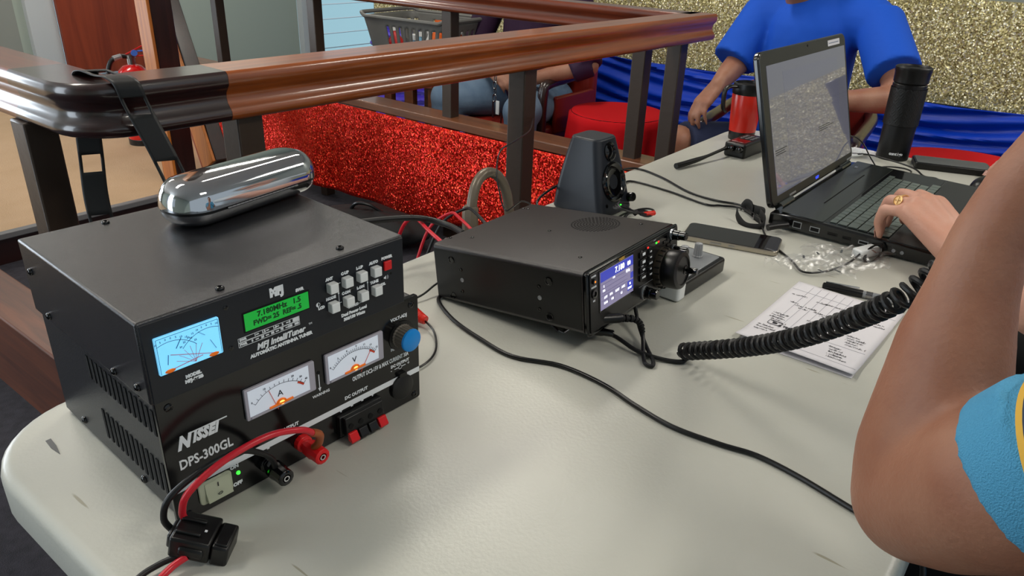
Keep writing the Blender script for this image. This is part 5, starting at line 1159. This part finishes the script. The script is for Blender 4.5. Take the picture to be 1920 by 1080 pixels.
# ================================================================== BACKGROUND FURNITURE AND CLOTHS
B = MB(); B.box(3.60, 3.64, -2.4, 3.98, 0.655, 1.062); o = B.obj('gold_glitter_screen', 'glit_gold'); tag(o, 'long sparkling gold sequin panel along the wall behind the seated people', 'panel')
def drape(v0, v1, u0, amp, top, n_=140):
    def f(i, j):
        v = v0 + (v1 - v0) * i; z = top * (1 - j)
        sag = 0.035 * math.sin(PI * ((v * 0.9) % 1.0)); zz = z - sag * 0.4 * (1 - j)
        ph = (z + sag * 1.2 + 0.02 * math.sin(v * 2.3)) * 105 + 1.5 * math.sin(v * 1.7) + 2.4 * noise.noise(Vector((v * 1.6, z * 9, 1)))
        return (u0 - amp * math.sin(ph) - amp * 0.5 * math.sin(ph * 0.43 + v), v, max(zz, 0.004))
    b = MB(); b.grid(f, n_, 90); return b
tag(drape(-2.2, 2.93, 3.545, 0.012, 0.675).obj('satin_drape', 'satin_blue', solid=0.003), 'royal blue satin drape with level folds below the gold panel', 'drape')
tag(drape(2.96, 3.96, 3.545, 0.012, 0.675, 60).obj('satin_drape', 'satin_purple', solid=0.003), 'purple satin drape at the far end, behind the laundry basket stand', 'drape')

def round_table(x, y, z, r, name, label):
    t = thing(name, label, 'table', (x, y, 0))
    b = MB(); b.lathe([(r, z - 0.02), (r, z - 0.004)], 40); b.obj('table_top', 'dark_wood', t)
    b = MB(); b.cyl((0, 0, 0.03), (0, 0, z - 0.02), 0.03); b.lathe([(0.18, 0), (0.18, 0.015), (0.03, 0.035)], 32); b.obj('pedestal', 'dark_wood', t)
    def f(i, j):
        a = 2 * PI * i
        if j < 0.35: k = j / 0.35; return ((r + 0.006) * k * math.cos(a), (r + 0.006) * k * math.sin(a), z - 0.006 * max(0, k - 0.85) / 0.15 * 0.5)
        k = (j - 0.35) / 0.65; rr = r + 0.010 + 0.045 * k + (0.008 + 0.016 * k) * k ** 0.5 * math.sin(a * 11 + 0.7 * math.sin(a * 3))
        return (rr * math.cos(a), rr * math.sin(a), z - 0.004 - (z - 0.03) * k)
    b = MB(); b.grid(f, 132, 30, closed=True); c = b.obj('tablecloth', 'red_cloth', angle=70); c.location = (x, y, 0)
    return c
tag(round_table(3.02, 1.735, 0.52, 0.215, 'round_table', 'small round table hidden under a red cloth beside the man in plum'), 'red cloth on the small round table between the two seated men', 'tablecloth')
tag(round_table(2.84, 0.30, 0.592, 0.27, 'round_table', 'small round table hidden under a red cloth just beyond the table end'), 'red cloth showing beyond the black bottle and mouse', 'tablecloth')

def tub_chair(x, y, rot, label):
    t = thing('tub_chair', label, 'chair', (x, y, 0), (0, 0, rot))          # faces -x
    b = MB(); b.prism(rrect(-0.25, 0.22, -0.235, 0.235, 0.06, 5), 0.30, 0.40); b.obj('seat', 'vinyl', t, 0.025, 3)
    b = MB(); b.prism(rrect(0.20, 0.27, -0.25, 0.25, 0.03, 4), 0.36, 0.72); b.obj('backrest', 'vinyl', t, 0.025, 3)
    for s_ in (-1, 1):
        b = MB(); b.prism(rrect(-0.10, 0.24, 0.225, 0.25, 0.01, 3) if s_ > 0 else rrect(-0.10, 0.24, -0.25, -0.225, 0.01, 3), 0.36, 0.54); b.obj('side_panel', 'vinyl', t, 0.01)
        b = MB(); b.tube([(-0.25, s_ * 0.262, 0.0), (-0.245, s_ * 0.265, 0.30), (-0.24, s_ * 0.268, 0.57), (-0.20, s_ * 0.268, 0.615), (-0.05, s_ * 0.268, 0.625), (0.16, s_ * 0.262, 0.64), (0.27, s_ * 0.22, 0.66)], 0.024, 10); b.obj('arm', 'dark_wood', t)
        b = MB(); b.tube([(0.25, s_ * 0.235, 0.0), (0.235, s_ * 0.235, 0.40)], 0.020, 10); b.obj('leg', 'dark_wood', t)
    b = MB(); b.box(-0.24, 0.24, -0.25, 0.25, 0.25, 0.305); b.obj('seat_rail', 'dark_wood', t, 0.006)
    return t
tub_chair(3.08, 2.30, 0, 'dark wood and oxblood vinyl tub chair under the man in plum')
tub_chair(2.93, 0.93, R(6), 'dark wood and oxblood vinyl tub chair under the man in royal blue')

# stand with slatted legs carrying the laundry basket
sd = thing('slatted_stand', 'brown wooden stand with flat legs under the laundry basket', 'stand', (2.95, 2.92, 0))
b = MB(); b.box(-0.19, 0.19, -0.27, 0.27, 0.515, 0.545); b.obj('stand_top', 'wood_curb', sd, 0.004)
for x in (-0.15, 0.15):
    for y in (-0.24, -0.08, 0.08, 0.24):
        b = MB(); b.box(x - 0.018, x + 0.018, y - 0.026, y + 0.026, 0, 0.515); b.obj('leg', 'wood_curb', sd, 0.003)
bk = thing('laundry_basket', 'grey slotted plastic laundry basket full of cleaning things', 'basket', (2.93, 2.84, 0.547), (0, 0, R(4)))
BH = 0.285
def bring(z, ins=0.0):
    t = z / BH; return [(x, y) for x, y in rrect(-(0.155 + 0.045 * t) + ins, 0.155 + 0.045 * t - ins, -(0.225 + 0.065 * t) + ins, 0.225 + 0.065 * t - ins, 0.06, 8)]
b = MB(); NZ = 22; per = []
def resample(pts, n_):
    P = [Vector(p) for p in pts]; P.append(P[0]); L = [0]
    for a, c_ in zip(P, P[1:]): L.append(L[-1] + (c_ - a).length)
    out = []; j = 0
    for k in range(n_):
        s_ = L[-1] * k / n_
        while L[j + 1] < s_: j += 1
        out.append(P[j].lerp(P[j + 1], (s_ - L[j]) / (L[j + 1] - L[j])))
    return out
NP = 168; rings = []
for j in range(NZ + 1):
    z = BH * j / NZ; rings.append([b._v((p.x, p.y, z)) for p in resample(bring(z), NP)])
for j in range(NZ):
    for i in range(NP):
        zc = (j + 0.5) / NZ; hole = (i % 4 in (1, 2)) and (0.10 < zc < 0.46 or 0.54 < zc < 0.88) and not (40 < i < 51 or 158 < i)
        if not hole: b._f([rings[j][i], rings[j][(i + 1) % NP], rings[j + 1][(i + 1) % NP], rings[j + 1][i]])
b._f(rings[0][::-1]); b.obj('basket_body', 'basket', bk, solid=0.003)
b = MB(); q = resample(bring(BH), 60); b.tube([(p.x * 1.03, p.y * 1.03, BH + (0.012 if abs(p.y) > 0.25 else 0)) for p in q] + [(q[0].x * 1.03, q[0].y * 1.03, BH)], 0.010, 8, sub=2, flat=1.0); b.obj('rim', 'basket', bk)
def bottle(x, y, z, r, h, m_, label, tilt=(0, 0, 0), cap='white_pl'):
    t = thing('cleaning_bottle', label, 'bottle', (x, y, z), tilt, 'cleaning things in the basket')
    b = MB(); b.lathe([(r, 0), (r * 1.02, h * 0.1), (r, h * 0.66), (r * 0.45, h * 0.82), (r * 0.4, h * 0.9)], 24); b.obj('body', m_, t)
    b = MB(); b.lathe([(r * 0.5, h * 0.88), (r * 0.48, h), (0, h)], 20); b.obj('cap', cap, t)
bottle(2.90, 2.76, 0.556, 0.045, 0.27, 'orange_bottle', 'orange plastic bottle in the basket, taller and nearer the middle', (0, R(6), 0), 'orange_bottle')
bottle(2.93, 2.66, 0.556, 0.040, 0.25, 'orange_bottle', 'orange plastic bottle in the basket, beside the taller orange one', (R(8), 0, 0))
bottle(2.84, 2.88, 0.556, 0.036, 0.20, 'blue_bottle', 'pale blue bottle in the basket near its front', (R(10), 0, 0))
bottle(2.97, 2.84, 0.556, 0.038, 0.22, 'white_pl', 'white bottle in the basket, behind the pale blue one', (R(-6), 0, 0))
bottle(2.90, 3.03, 0.556, 0.040, 0.22, 'red_pl', 'red bottle at the left end of the basket', (R(-8), 0, 0))
bottle(2.97, 2.95, 0.556, 0.034, 0.19, 'blue_bottle', 'pale blue bottle in the basket between the white and red ones', (0, R(5), 0))

# black bag on the floor below the sequin cloth
b = MB()
def bag(i, j):
    a = 2 * PI * i; t = PI * j; n_ = noise.noise(Vector((math.cos(a) * 2, math.sin(a) * 2, j * 3))) * 0.18
    return (0.14 * math.sin(t) * math.cos(a) * (1 + n_), 0.27 * math.sin(t) * math.sin(a) * (1 + n_), 0.072 - 0.068 * math.cos(t) * (1 + n_ * 0.6))
b.grid(bag, 36, 18, closed=True); bg_ = b.obj('black_bag', 'black_matte', angle=80); bg_.location = (2.06, 2.34, 0.006); bg_.rotation_euler = (0, 0, R(12))
tag(bg_, 'soft black bag lying on the dark carpet below the red sequin cloth', 'bag')
b = MB(); b.tube([(-0.02, 0.10, 0.13), (-0.03, 0.06, 0.165), (-0.02, 0.0, 0.165), (0, -0.05, 0.135)], 0.008, 8); b.obj('handle', 'black', bg_)

# newel post and stair handrail on the raised floor; window-lit faces painted honey
np_ = thing('newel_post', 'square newel post, its window-lit face coloured honey and its shaded face dark', 'post', (1.768, 3.345, STG))
b = MB(); b.box(-0.048, 0.05, -0.05, 0.05, 0, 2.3); b.obj('shaft', 'dark_wood', np_, 0.003)
b = MB(); b.box(-0.062, -0.0485, -0.05, 0.05, 0, 2.3); b.obj('lit_face', 'lit_wood', np_, 0.002)  # thin layer added to paint the window-lit side of the post
P0, P1 = Vector((1.945, 3.31, STG + 0.05)), Vector((2.080, 4.10, 1.62)); dd = (P1 - P0)
hr_ = thing('stair_handrail', 'sloping varnished handrail rising behind the railing beside the newel post', 'handrail', (0, 0, 0))
b = MB(); b.beam(P0, P1, 0.070, 0.16); b.obj('rail_board', 'dark_wood', hr_, 0.004)
sd_ = Vector((0, 0, 1)).cross(dd.normalized()).normalized()
b = MB(); b.beam(P0 + sd_ * 0.045, P1 + sd_ * 0.045, 0.014, 0.158); b.obj('lit_side', 'lit_wood', hr_, 0.002)  # lit left side of the handrail, painted on as a lighter layer
upn = dd.normalized().cross(sd_) * -1
b = MB(); b.beam(P0 + upn * 0.095, P1 + upn * 0.095, 0.10, 0.035); b.obj('cap_rail', 'door_red', hr_, 0.012)
b = MB(); b.box(P0.x - 0.03, P0.x + 0.03, P0.y - 0.03, P0.y + 0.03, STG, STG + 0.12); b.obj('foot_block', 'dark_wood', hr_)

# fire extinguisher
fe = thing('fire_extinguisher', 'red fire extinguisher standing on the tan carpet behind the strap', 'fire extinguisher', (1.99, 4.10, STG))
b = MB(); b.lathe([(0.074, 0), (0.078, 0.012), (0.078, 0.35), (0.070, 0.388), (0.045, 0.412), (0.022, 0.420)], 36); b.obj('cylinder', 'red_ext', fe)
b = MB(); b.lathe([(0.080, 0), (0.080, 0.03), (0.078, 0.032)], 32); b.obj('base_ring', 'black', fe)
b = MB(); b.lathe([(0.020, 0.418), (0.020, 0.45), (0.026, 0.452), (0.026, 0.468), (0, 0.470)], 18); b.obj('valve', 'steel', fe)
b = MB(); b.beam((-0.02, 0.01, 0.470), (0.105, -0.07, 0.545), 0.022, 0.006); b.beam((0.0, 0.0, 0.462), (0.115, -0.09, 0.470), 0.020, 0.006); b.obj('lever', 'red_ext', fe, 0.001)
b = MB(); b.lathe([(0.016, 0), (0.016, 0.008), (0, 0.008)], 16, (0.01, -0.026, 0.478), (-0.3, -0.9, 0.3)); b.tube([(0.02, -0.02, 0.485), (0.05, -0.05, 0.49), (0.06, -0.05, 0.475)], 0.005, 6); b.obj('safety_pin_tag', 'blue_tag', fe)
b = MB(); b.tube([(-0.02, 0.0, 0.460), (-0.06, 0.01, 0.462), (-0.10, 0.02, 0.435), (-0.125, 0.02, 0.36), (-0.12, 0.02, 0.25), (-0.105, 0.01, 0.14)], 0.012, 10); b.obj('hose', 'black', fe)
b = MB(); b.cyl((-0.085, 0.012, 0.455), (-0.045, 0.008, 0.463), 0.014); b.obj('hose_ferrule', 'silver', fe)

# ================================================================== PEOPLE
def person(label): return thing('person', label, 'person', (0, 0, 0))

# --- man in the foreground, left forearm raised
p1 = person('person in a pale blue tee with striped sleeve, bare forearm raised in the foreground')
FA = [((0.616, 0.004, 1.178), 0.0235), ((0.6055, 0.0121, 1.1427), 0.0235), ((0.5923, 0.0278, 1.1063), 0.0235), ((0.5811, 0.0361, 1.0675), 0.0255), ((0.5739, 0.0361, 1.0313), 0.0305), ((0.5635, 0.0352, 0.9933), 0.0385), ((0.5511, 0.0313, 0.9563), 0.044), ((0.5395, 0.0300, 0.9160), 0.0470), ((0.5290, 0.0245, 0.8840), 0.0460)]
UA = [((0.529, 0.0245, 0.884), 0.046), ((0.5075, 0.0032, 0.911), 0.0495), ((0.4918, -0.0187, 0.9425), 0.053), ((0.4850, -0.0500, 0.972), 0.055), ((0.497, -0.105, 1.006), 0.058), ((0.525, -0.180, 1.040), 0.064)]
caps = [(a[0], a[1], b_[0], b_[1]) for a, b_ in zip(FA, FA[1:])] + [(a[0], a[1], b_[0], b_[1]) for a, b_ in zip(UA, UA[1:])]
hc, tips, s_ = hand_caps((0.621, 0.000, 1.192), (0.50, -0.45, 0.75), (-0.75, 0.30, 0.6), 1, [(60, 70, 30)] * 4, 1.05)
caps += hc + [((0.616, 0.004, 1.178), 0.0235, (0.621, 0.000, 1.192), 0.0235)]
caps += [((0.525, -0.180, 1.040), 0.064, (0.62, -0.24, 1.05), 0.078), ((0.62, -0.24, 1.05), 0.08, (0.92, -0.36, 1.05), 0.08), ((0.78, -0.31, 0.62), 0.15, (0.78, -0.31, 0.98), 0.14), ((0.78, -0.30, 1.04), 0.065, (0.78, -0.28, 1.17), 0.058),
         ((0.94, -0.37, 1.04), 0.062, (1.05, -0.30, 0.84), 0.048), ((1.05, -0.30, 0.84), 0.045, (0.96, -0.11, 0.68), 0.032)]
hc2, _, _ = hand_caps((0.955, -0.10, 0.675), (-0.5, 0.85, -0.1), (0, 0.1, 1), -1, [(30, 40, 20)] * 4, 1.0); caps += hc2
HD = (0.785, -0.25, 1.275)
caps += head_parts(HD, (-0.1, 1, 0))
arm = flesh('body', caps, 'skin', p1, 0.0045, 10)
head_extras(HD, (-0.1, 1, 0), p1, 'hair')
hem = Vector((0.4895, -0.0310, 0.9535)); d0 = Vector((-0.156, -0.72, 0.678)).normalized()
cut_ax = (d0 + Vector((0.0, 0.0, 0.42))).normalized()
def sleeve(B_): B_.lathe([(0.0585, 0.0), (0.0592, 0.001), (0.060, 0.035)], 40, hem, cut_ax); B_.lathe([(0.057, 0.018), (0.0600, 0.028), (0.062, 0.062)], 40, hem, d0)
sh = flesh('shirt', [((0.486, -0.078, 0.990), 0.062, (0.497, -0.105, 1.006), 0.066), ((0.497, -0.105, 1.006), 0.066, (0.525, -0.180, 1.040), 0.073), ((0.525, -0.180, 1.040), 0.073, (0.62, -0.24, 1.045), 0.090), ((0.62, -0.24, 1.045), 0.092, (0.92, -0.36, 1.045), 0.092), ((0.78, -0.31, 0.56), 0.165, (0.78, -0.31, 0.96), 0.158), ((0.92, -0.37, 1.035), 0.078, (0.99, -0.34, 0.93), 0.066)], ['sky_tee', 'yellow', 'navy_band'], p1, 0.0045, 3, boxes=[sleeve])
for r0, r1, ta, tb_, m_ in ((0.0635, 0.0638, 0.030, 0.034, 'yellow'), (0.0638, 0.0645, 0.034, 0.048, 'navy_band'), (0.0645, 0.0650, 0.048, 0.052, 'yellow')):
    b = MB(); b.lathe([(r0 - 0.004, ta), (r0, ta), (r1, tb_), (r1 - 0.004, tb_)], 56, hem, d0, cap=False); b.obj('sleeve_stripe', m_, sh)
flesh('trousers', [((0.71, -0.29, 0.52), 0.12, (0.85, -0.34, 0.52), 0.12), ((0.70, -0.26, 0.52), 0.095, (0.64, 0.14, 0.54), 0.075), ((0.64, 0.14, 0.54), 0.07, (0.64, 0.18, 0.08), 0.05), ((0.87, -0.30, 0.52), 0.095, (0.94, 0.12, 0.54), 0.075), ((0.94, 0.12, 0.54), 0.07, (0.94, 0.16, 0.08), 0.05)], 'black_cloth', p1, 0.012, 4)
for x, y in ((0.64, 0.20), (0.94, 0.18)):
    b = MB(); b.prism(rrect(x - 0.045, x + 0.045, y - 0.07, y + 0.18, 0.04, 6), 0.0, 0.09); b.obj('shoe', 'black', p1, 0.02, 3)
b = MB(); b.prism(rrect(-0.03, 0.03, -0.045, 0.045, 0.012, 4), -0.013, 0.013); mic = b.obj('hand_microphone', 'black', bevel=0.004); mic.location = (0.668, -0.052, 1.232); mic.rotation_euler = (R(50), R(20), R(-40))
tag(mic, 'black hand microphone held up by the man in the pale blue tee', 'microphone')

# --- operator at the laptop: typing left hand with a ring, right hand on the mouse
p2 = person('person typing on the laptop with a ringed left hand and reaching for the mouse')
W2 = Vector((1.256, 0.112, 0.834)); d2 = Vector((0.50, 0.74, 0.40)); n2 = Vector((-0.22, -0.30, 0.92))
hcL, tipsL, sL = hand_caps(W2, d2, n2, 1, [(26, 58, 28), (30, 60, 26), (34, 62, 30), (34, 66, 32)], 1.2, 0.26, 0.7, 0.6)
W3 = Vector((2.010, 0.058, 0.838)); d3 = Vector((-0.78, 0.60, -0.02)); n3 = Vector((0.05, 0.05, 1))
hcR, tipsR, sR = hand_caps(W3, d3, n3, -1, [(18, 26, 16), (14, 26, 16), (16, 26, 16), (18, 26, 16)], 1.0, 0.2)
caps = hcL + hcR + [((1.262, 0.118, 0.832), 0.026, (1.21, 0.088, 0.842), 0.027), ((1.21, 0.088, 0.842), 0.027, (1.13, 0.040, 0.852), 0.038), ((1.13, 0.040, 0.852), 0.038, (1.045, -0.012, 0.862), 0.043), ((1.045, -0.012, 0.862), 0.043, (1.19, -0.36, 1.06), 0.055)]
caps += [(W3, 0.026, (2.02, -0.02, 0.86), 0.033), ((2.02, -0.02, 0.86), 0.033, (2.00, -0.20, 0.87), 0.043), ((2.00, -0.20, 0.87), 0.043, (1.72, -0.46, 1.08), 0.055)]
caps += [((1.22, -0.38, 1.08), 0.07, (1.70, -0.47, 1.08), 0.07), ((1.46, -0.44, 0.62), 0.15, (1.46, -0.44, 1.0), 0.14), ((1.46, -0.44, 1.08), 0.065, (1.46, -0.42, 1.22), 0.058)] + head_parts((1.46, -0.40, 1.33), (0, 1, 0))
flesh('body', caps, 'skin_pale', p2, 0.0042, 9)
head_extras((1.46, -0.40, 1.33), (0, 1, 0), p2, 'grey_hair')
flesh('shirt', [((1.14, -0.24, 0.985), 0.062, (1.20, -0.37, 1.06), 0.075), ((1.22, -0.38, 1.07), 0.082, (1.70, -0.47, 1.07), 0.082), ((1.46, -0.44, 0.56), 0.165, (1.46, -0.44, 0.98), 0.158), ((1.72, -0.46, 1.07), 0.075, (1.83, -0.36, 1.00), 0.062)], 'wall_white', p2, 0.01, 3)
flesh('trousers', [((1.36, -0.44, 0.50), 0.12, (1.56, -0.44, 0.50), 0.12), ((1.35, -0.40, 0.50), 0.095, (1.35, 0.05, 0.52), 0.075), ((1.35, 0.05, 0.52), 0.07, (1.35, 0.08, 0.08), 0.05), ((1.57, -0.40, 0.50), 0.095, (1.60, 0.05, 0.52), 0.075), ((1.60, 0.05, 0.52), 0.07, (1.60, 0.08, 0.08), 0.05)], 'black_cloth', p2, 0.012, 4)
for x in (1.35, 1.60):
    b = MB(); b.prism(rrect(x - 0.045, x + 0.045, 0.02, 0.27, 0.04, 6), 0.0, 0.09); b.obj('shoe', 'black', p2, 0.02, 3)
# ring on the ring finger
def ring_on(caps_, idx, parent, stone):
    p0, r0, p1_, r1 = caps_[idx]; c_ = Vector(p0).lerp(Vector(p1_), 0.48); ax = (Vector(p1_) - Vector(p0)).normalized()
    b = MB(); b.lathe([(r0 * 0.95, -0.0018), (r0 * 1.10, -0.0018), (r0 * 1.12, 0), (r0 * 1.10, 0.0018), (r0 * 0.95, 0.0018)], 28, c_, ax, cap=False); o = b.obj('ring', 'gold', parent)
    if stone:
        up = Vector((-1.27, -0.22, 0.55)).normalized(); up = (up - ax * up.dot(ax)).normalized()
        b = MB(); cc = c_ + up * r0 * 1.06; b.lathe([(0.0085, 0), (0.0085, 0.0016), (0.0072, 0.0020), (0.0068, 0.0010), (0, 0.0010)], 8, cc, up); b.beam(cc + up * 0.0016 - ax * 0.0065, cc + up * 0.0016 + ax * 0.0065, 0.0010, 0.0012); q = ax.cross(up); b.beam(cc + up * 0.0016 - q * 0.0065, cc + up * 0.0016 + q * 0.0065, 0.0010, 0.0012); b.obj('ring_face', 'gold', o)
fi = [i for i, c_ in enumerate(hcL)]
RING = None
cnt = 0; idx = 1
order = []
for i in range(4):
    idx += 1 if i == 0 else 0
# capsule order in hand_caps: [wrist] + per finger (metacarpal, [web], 3 phalanges)
k = 1; fstart = []
for i in range(4):
    k += 1
    if i < 3: k += 1
    fstart.append(k); k += 3
ring_on(hcL, fstart[2], p2, True)
def nail(tip, k=1.0, parent=None):
    p, v, up = tip; b = MB(); c_ = p + up * 0.0066 * k - v * 0.004; s_ = v.cross(up)
    rows = []
    for i in range(5):
        rows.append([b._v(c_ + v * (-0.006 + 0.012 * i / 4) * k + s_ * x * 0.0052 * k + up * (0.0010 - 0.0020 * x * x) * k) for x in (-1, -0.5, 0, 0.5, 1)])
    for q, r in zip(rows, rows[1:]):
        for i in range(4): b._f([q[i], q[i + 1], r[i + 1], r[i]])
    b.obj('fingernail', 'nail', parent, solid=0.0008)
for t in tipsL + tipsR: nail(t, 1.0, p2)

# --- man in royal blue, facing the table
p3 = person('person in a royal blue tee and navy shorts seated beyond the laptop')
H3 = (2.80, 0.955, 1.185); F3 = (-1, -0.1, 0)
hA, tA, _ = hand_caps((2.655, 1.125, 0.765), (-0.50, 0.28, -0.62), (-0.55, 0.25, 0.62), 1, [(22, 30, 18)] * 4, 1.05, 0.12)
hB, tB, _ = hand_caps((2.56, 0.70, 0.785), (-0.75, 0.60, -0.1), (-0.2, 0, 1), -1, [(30, 40, 20)] * 4, 1.0)
caps = [((2.90, 1.09, 0.99), 0.062, (2.80, 1.115, 0.84), 0.050), ((2.80, 1.115, 0.84), 0.046, (2.72, 1.12, 0.80), 0.040), ((2.72, 1.12, 0.80), 0.040, (2.655, 1.125, 0.765), 0.029)] + hA
caps += [((2.90, 0.70, 1.00), 0.062, (2.78, 0.556, 0.84), 0.052), ((2.78, 0.556, 0.84), 0.050, (2.72, 0.556, 0.79), 0.047), ((2.72, 0.556, 0.79), 0.047, (2.56, 0.70, 0.785), 0.030)] + hB
caps += [((2.90, 1.08, 1.0), 0.07, (2.90, 0.72, 1.01), 0.07), ((2.92, 0.90, 0.58), 0.15, (2.92, 0.90, 0.96), 0.13), ((2.88, 0.93, 1.02), 0.065, (2.83, 0.95, 1.12), 0.060)] + head_parts(H3, F3)
caps += [((2.58, 1.22, 0.555), 0.062, (2.56, 1.245, 0.44), 0.050), ((2.56, 1.245, 0.44), 0.052, (2.58, 1.26, 0.10), 0.038), ((2.50, 0.80, 0.555), 0.062, (2.48, 0.79, 0.44), 0.050), ((2.48, 0.79, 0.44), 0.052, (2.50, 0.78, 0.10), 0.038)]
flesh('body', caps, 'skin', p3, 0.0065, 7); head_extras(H3, F3, p3, 'hair')
def cutsleeve(p0, p1_, r0, r1):
    p0, p1_ = Vector(p0), Vector(p1_); return lambda B_: B_.cyl(p0, p1_, r0, r1, 28)
flesh('shirt', [((2.90, 1.08, 0.99), 0.088, (2.90, 0.72, 1.00), 0.088), ((2.90, 0.92, 0.56), 0.175, (2.90, 0.90, 0.94), 0.160), ((2.86, 0.91, 0.66), 0.16, (2.89, 0.90, 0.92), 0.14), ((2.88, 1.09, 0.975), 0.080, (2.86, 1.10, 0.93), 0.078), ((2.88, 0.68, 0.985), 0.080, (2.86, 0.65, 0.95), 0.078)], 'blue_tee', p3, 0.008, 5,
      boxes=[cutsleeve((2.90, 1.085, 1.0), (2.775, 1.13, 0.835), 0.080, 0.082), cutsleeve((2.90, 0.69, 1.01), (2.77, 0.575, 0.865), 0.080, 0.085)])
flesh('shorts', [((2.95, 1.02, 0.50), 0.115, (2.95, 0.80, 0.50), 0.115), ((2.90, 1.0, 0.51), 0.100, (2.68, 1.155, 0.535), 0.090), ((2.90, 0.84, 0.51), 0.10, (2.62, 0.80, 0.535), 0.092)], 'navy_cloth', p3, 0.009, 4,
      boxes=[cutsleeve((2.80, 1.07, 0.52), (2.60, 1.205, 0.535), 0.094, 0.094), cutsleeve((2.75, 0.82, 0.52), (2.54, 0.795, 0.535), 0.094, 0.094)])
for x, y in ((2.54, 1.26), (2.46, 0.78)):
    b = MB(); b.prism(rrect(x - 0.17, x + 0.10, y - 0.045, y + 0.045, 0.04, 6), 0.0, 0.09); b.obj('shoe', 'black', p3, 0.02, 3)

# --- man in the plum shirt and jeans
p4 = person('person in a plum shirt and faded jeans seated behind the railing, keys at the belt')
H4 = (3.06, 2.27, 1.20); F4 = (-1, -0.15, 0)
hA, _, _ = hand_caps((2.90, 2.38, 0.625), (-0.25, -0.9, -0.25), (-0.5, 0.2, 0.8), -1, [(24, 40, 20)] * 4, 1.0)
hB, _, _ = hand_caps((2.87, 2.10, 0.635), (-0.2, 0.95, -0.25), (-0.6, 0.1, 0.8), 1, [(24, 40, 20)] * 4, 1.0)
caps = [((3.10, 2.52, 0.94), 0.06, (3.03, 2.60, 0.70), 0.048), ((3.03, 2.60, 0.70), 0.046, (2.90, 2.38, 0.625), 0.029), ((3.10, 2.05, 0.95), 0.06, (3.0, 1.90, 0.70), 0.048), ((3.0, 1.90, 0.70), 0.045, (2.87, 2.10, 0.635), 0.032)] + hA + hB
caps += [((3.10, 2.5, 0.98), 0.07, (3.10, 2.08, 0.98), 0.07), ((3.12, 2.30, 0.58), 0.15, (3.12, 2.29, 0.94), 0.13), ((3.10, 2.29, 1.02), 0.065, (3.07, 2.28, 1.13), 0.058)] + head_parts(H4, F4)
flesh('body', caps, 'skin', p4, 0.0065, 7); head_extras(H4, F4, p4, 'grey_hair')
flesh('shirt', [((3.10, 2.50, 0.96), 0.088, (3.10, 2.08, 0.97), 0.088), ((3.12, 2.30, 0.56), 0.170, (3.12, 2.29, 0.92), 0.160), ((3.08, 2.29, 0.60), 0.15, (3.12, 2.29, 0.8), 0.14)], 'purple_shirt', p4, 0.009, 5,
      boxes=[cutsleeve((3.10, 2.53, 0.97), (3.02, 2.605, 0.69), 0.080, 0.066), cutsleeve((3.10, 2.06, 0.97), (2.99, 1.895, 0.70), 0.080, 0.068), cutsleeve((3.01, 1.90, 0.715), (2.955, 1.965, 0.675), 0.066, 0.058)])
flesh('jeans', [((3.12, 2.40, 0.475), 0.12, (3.12, 2.18, 0.475), 0.12), ((3.08, 2.40, 0.485), 0.105, (2.74, 2.53, 0.50), 0.085), ((2.74, 2.53, 0.50), 0.080, (2.72, 2.55, 0.10), 0.055), ((3.08, 2.20, 0.485), 0.105, (2.74, 2.08, 0.50), 0.085), ((2.74, 2.08, 0.50), 0.080, (2.72, 2.06, 0.10), 0.055)], 'denim', p4, 0.01, 4)
for y in (2.56, 2.05):
    b = MB(); b.prism(rrect(2.55, 2.80, y - 0.045, y + 0.045, 0.04, 6), 0.0, 0.09); b.obj('shoe', 'black', p4, 0.02, 3)
ks = thing('key_chain', 'steel carabiner and keys hanging at the belt of the man in plum', 'keys', (0, 0, 0))
b = MB()
for k in range(4): cz = 0.605 - 0.030 * k; b.tube([(2.845 - 0.004 * (k % 2), 2.318 + 0.010 * math.cos(a) * (1 if k % 2 else 0.6), cz + 0.018 * math.sin(a)) for a in [q * PI / 5 for q in range(11)]], 0.0030, 6, sub=2)
b.obj('chain', 'steel', ks)
b = MB(); b.box(2.835, 2.840, 2.285, 2.305, 0.44, 0.505); b.obj('key_tag', 'white_pl', ks, 0.001)
b = MB(); b.box(2.838, 2.842, 2.320, 2.330, 0.42, 0.50); b.box(2.838, 2.842, 2.270, 2.277, 0.38, 0.45); b.obj('key', 'steel', ks)
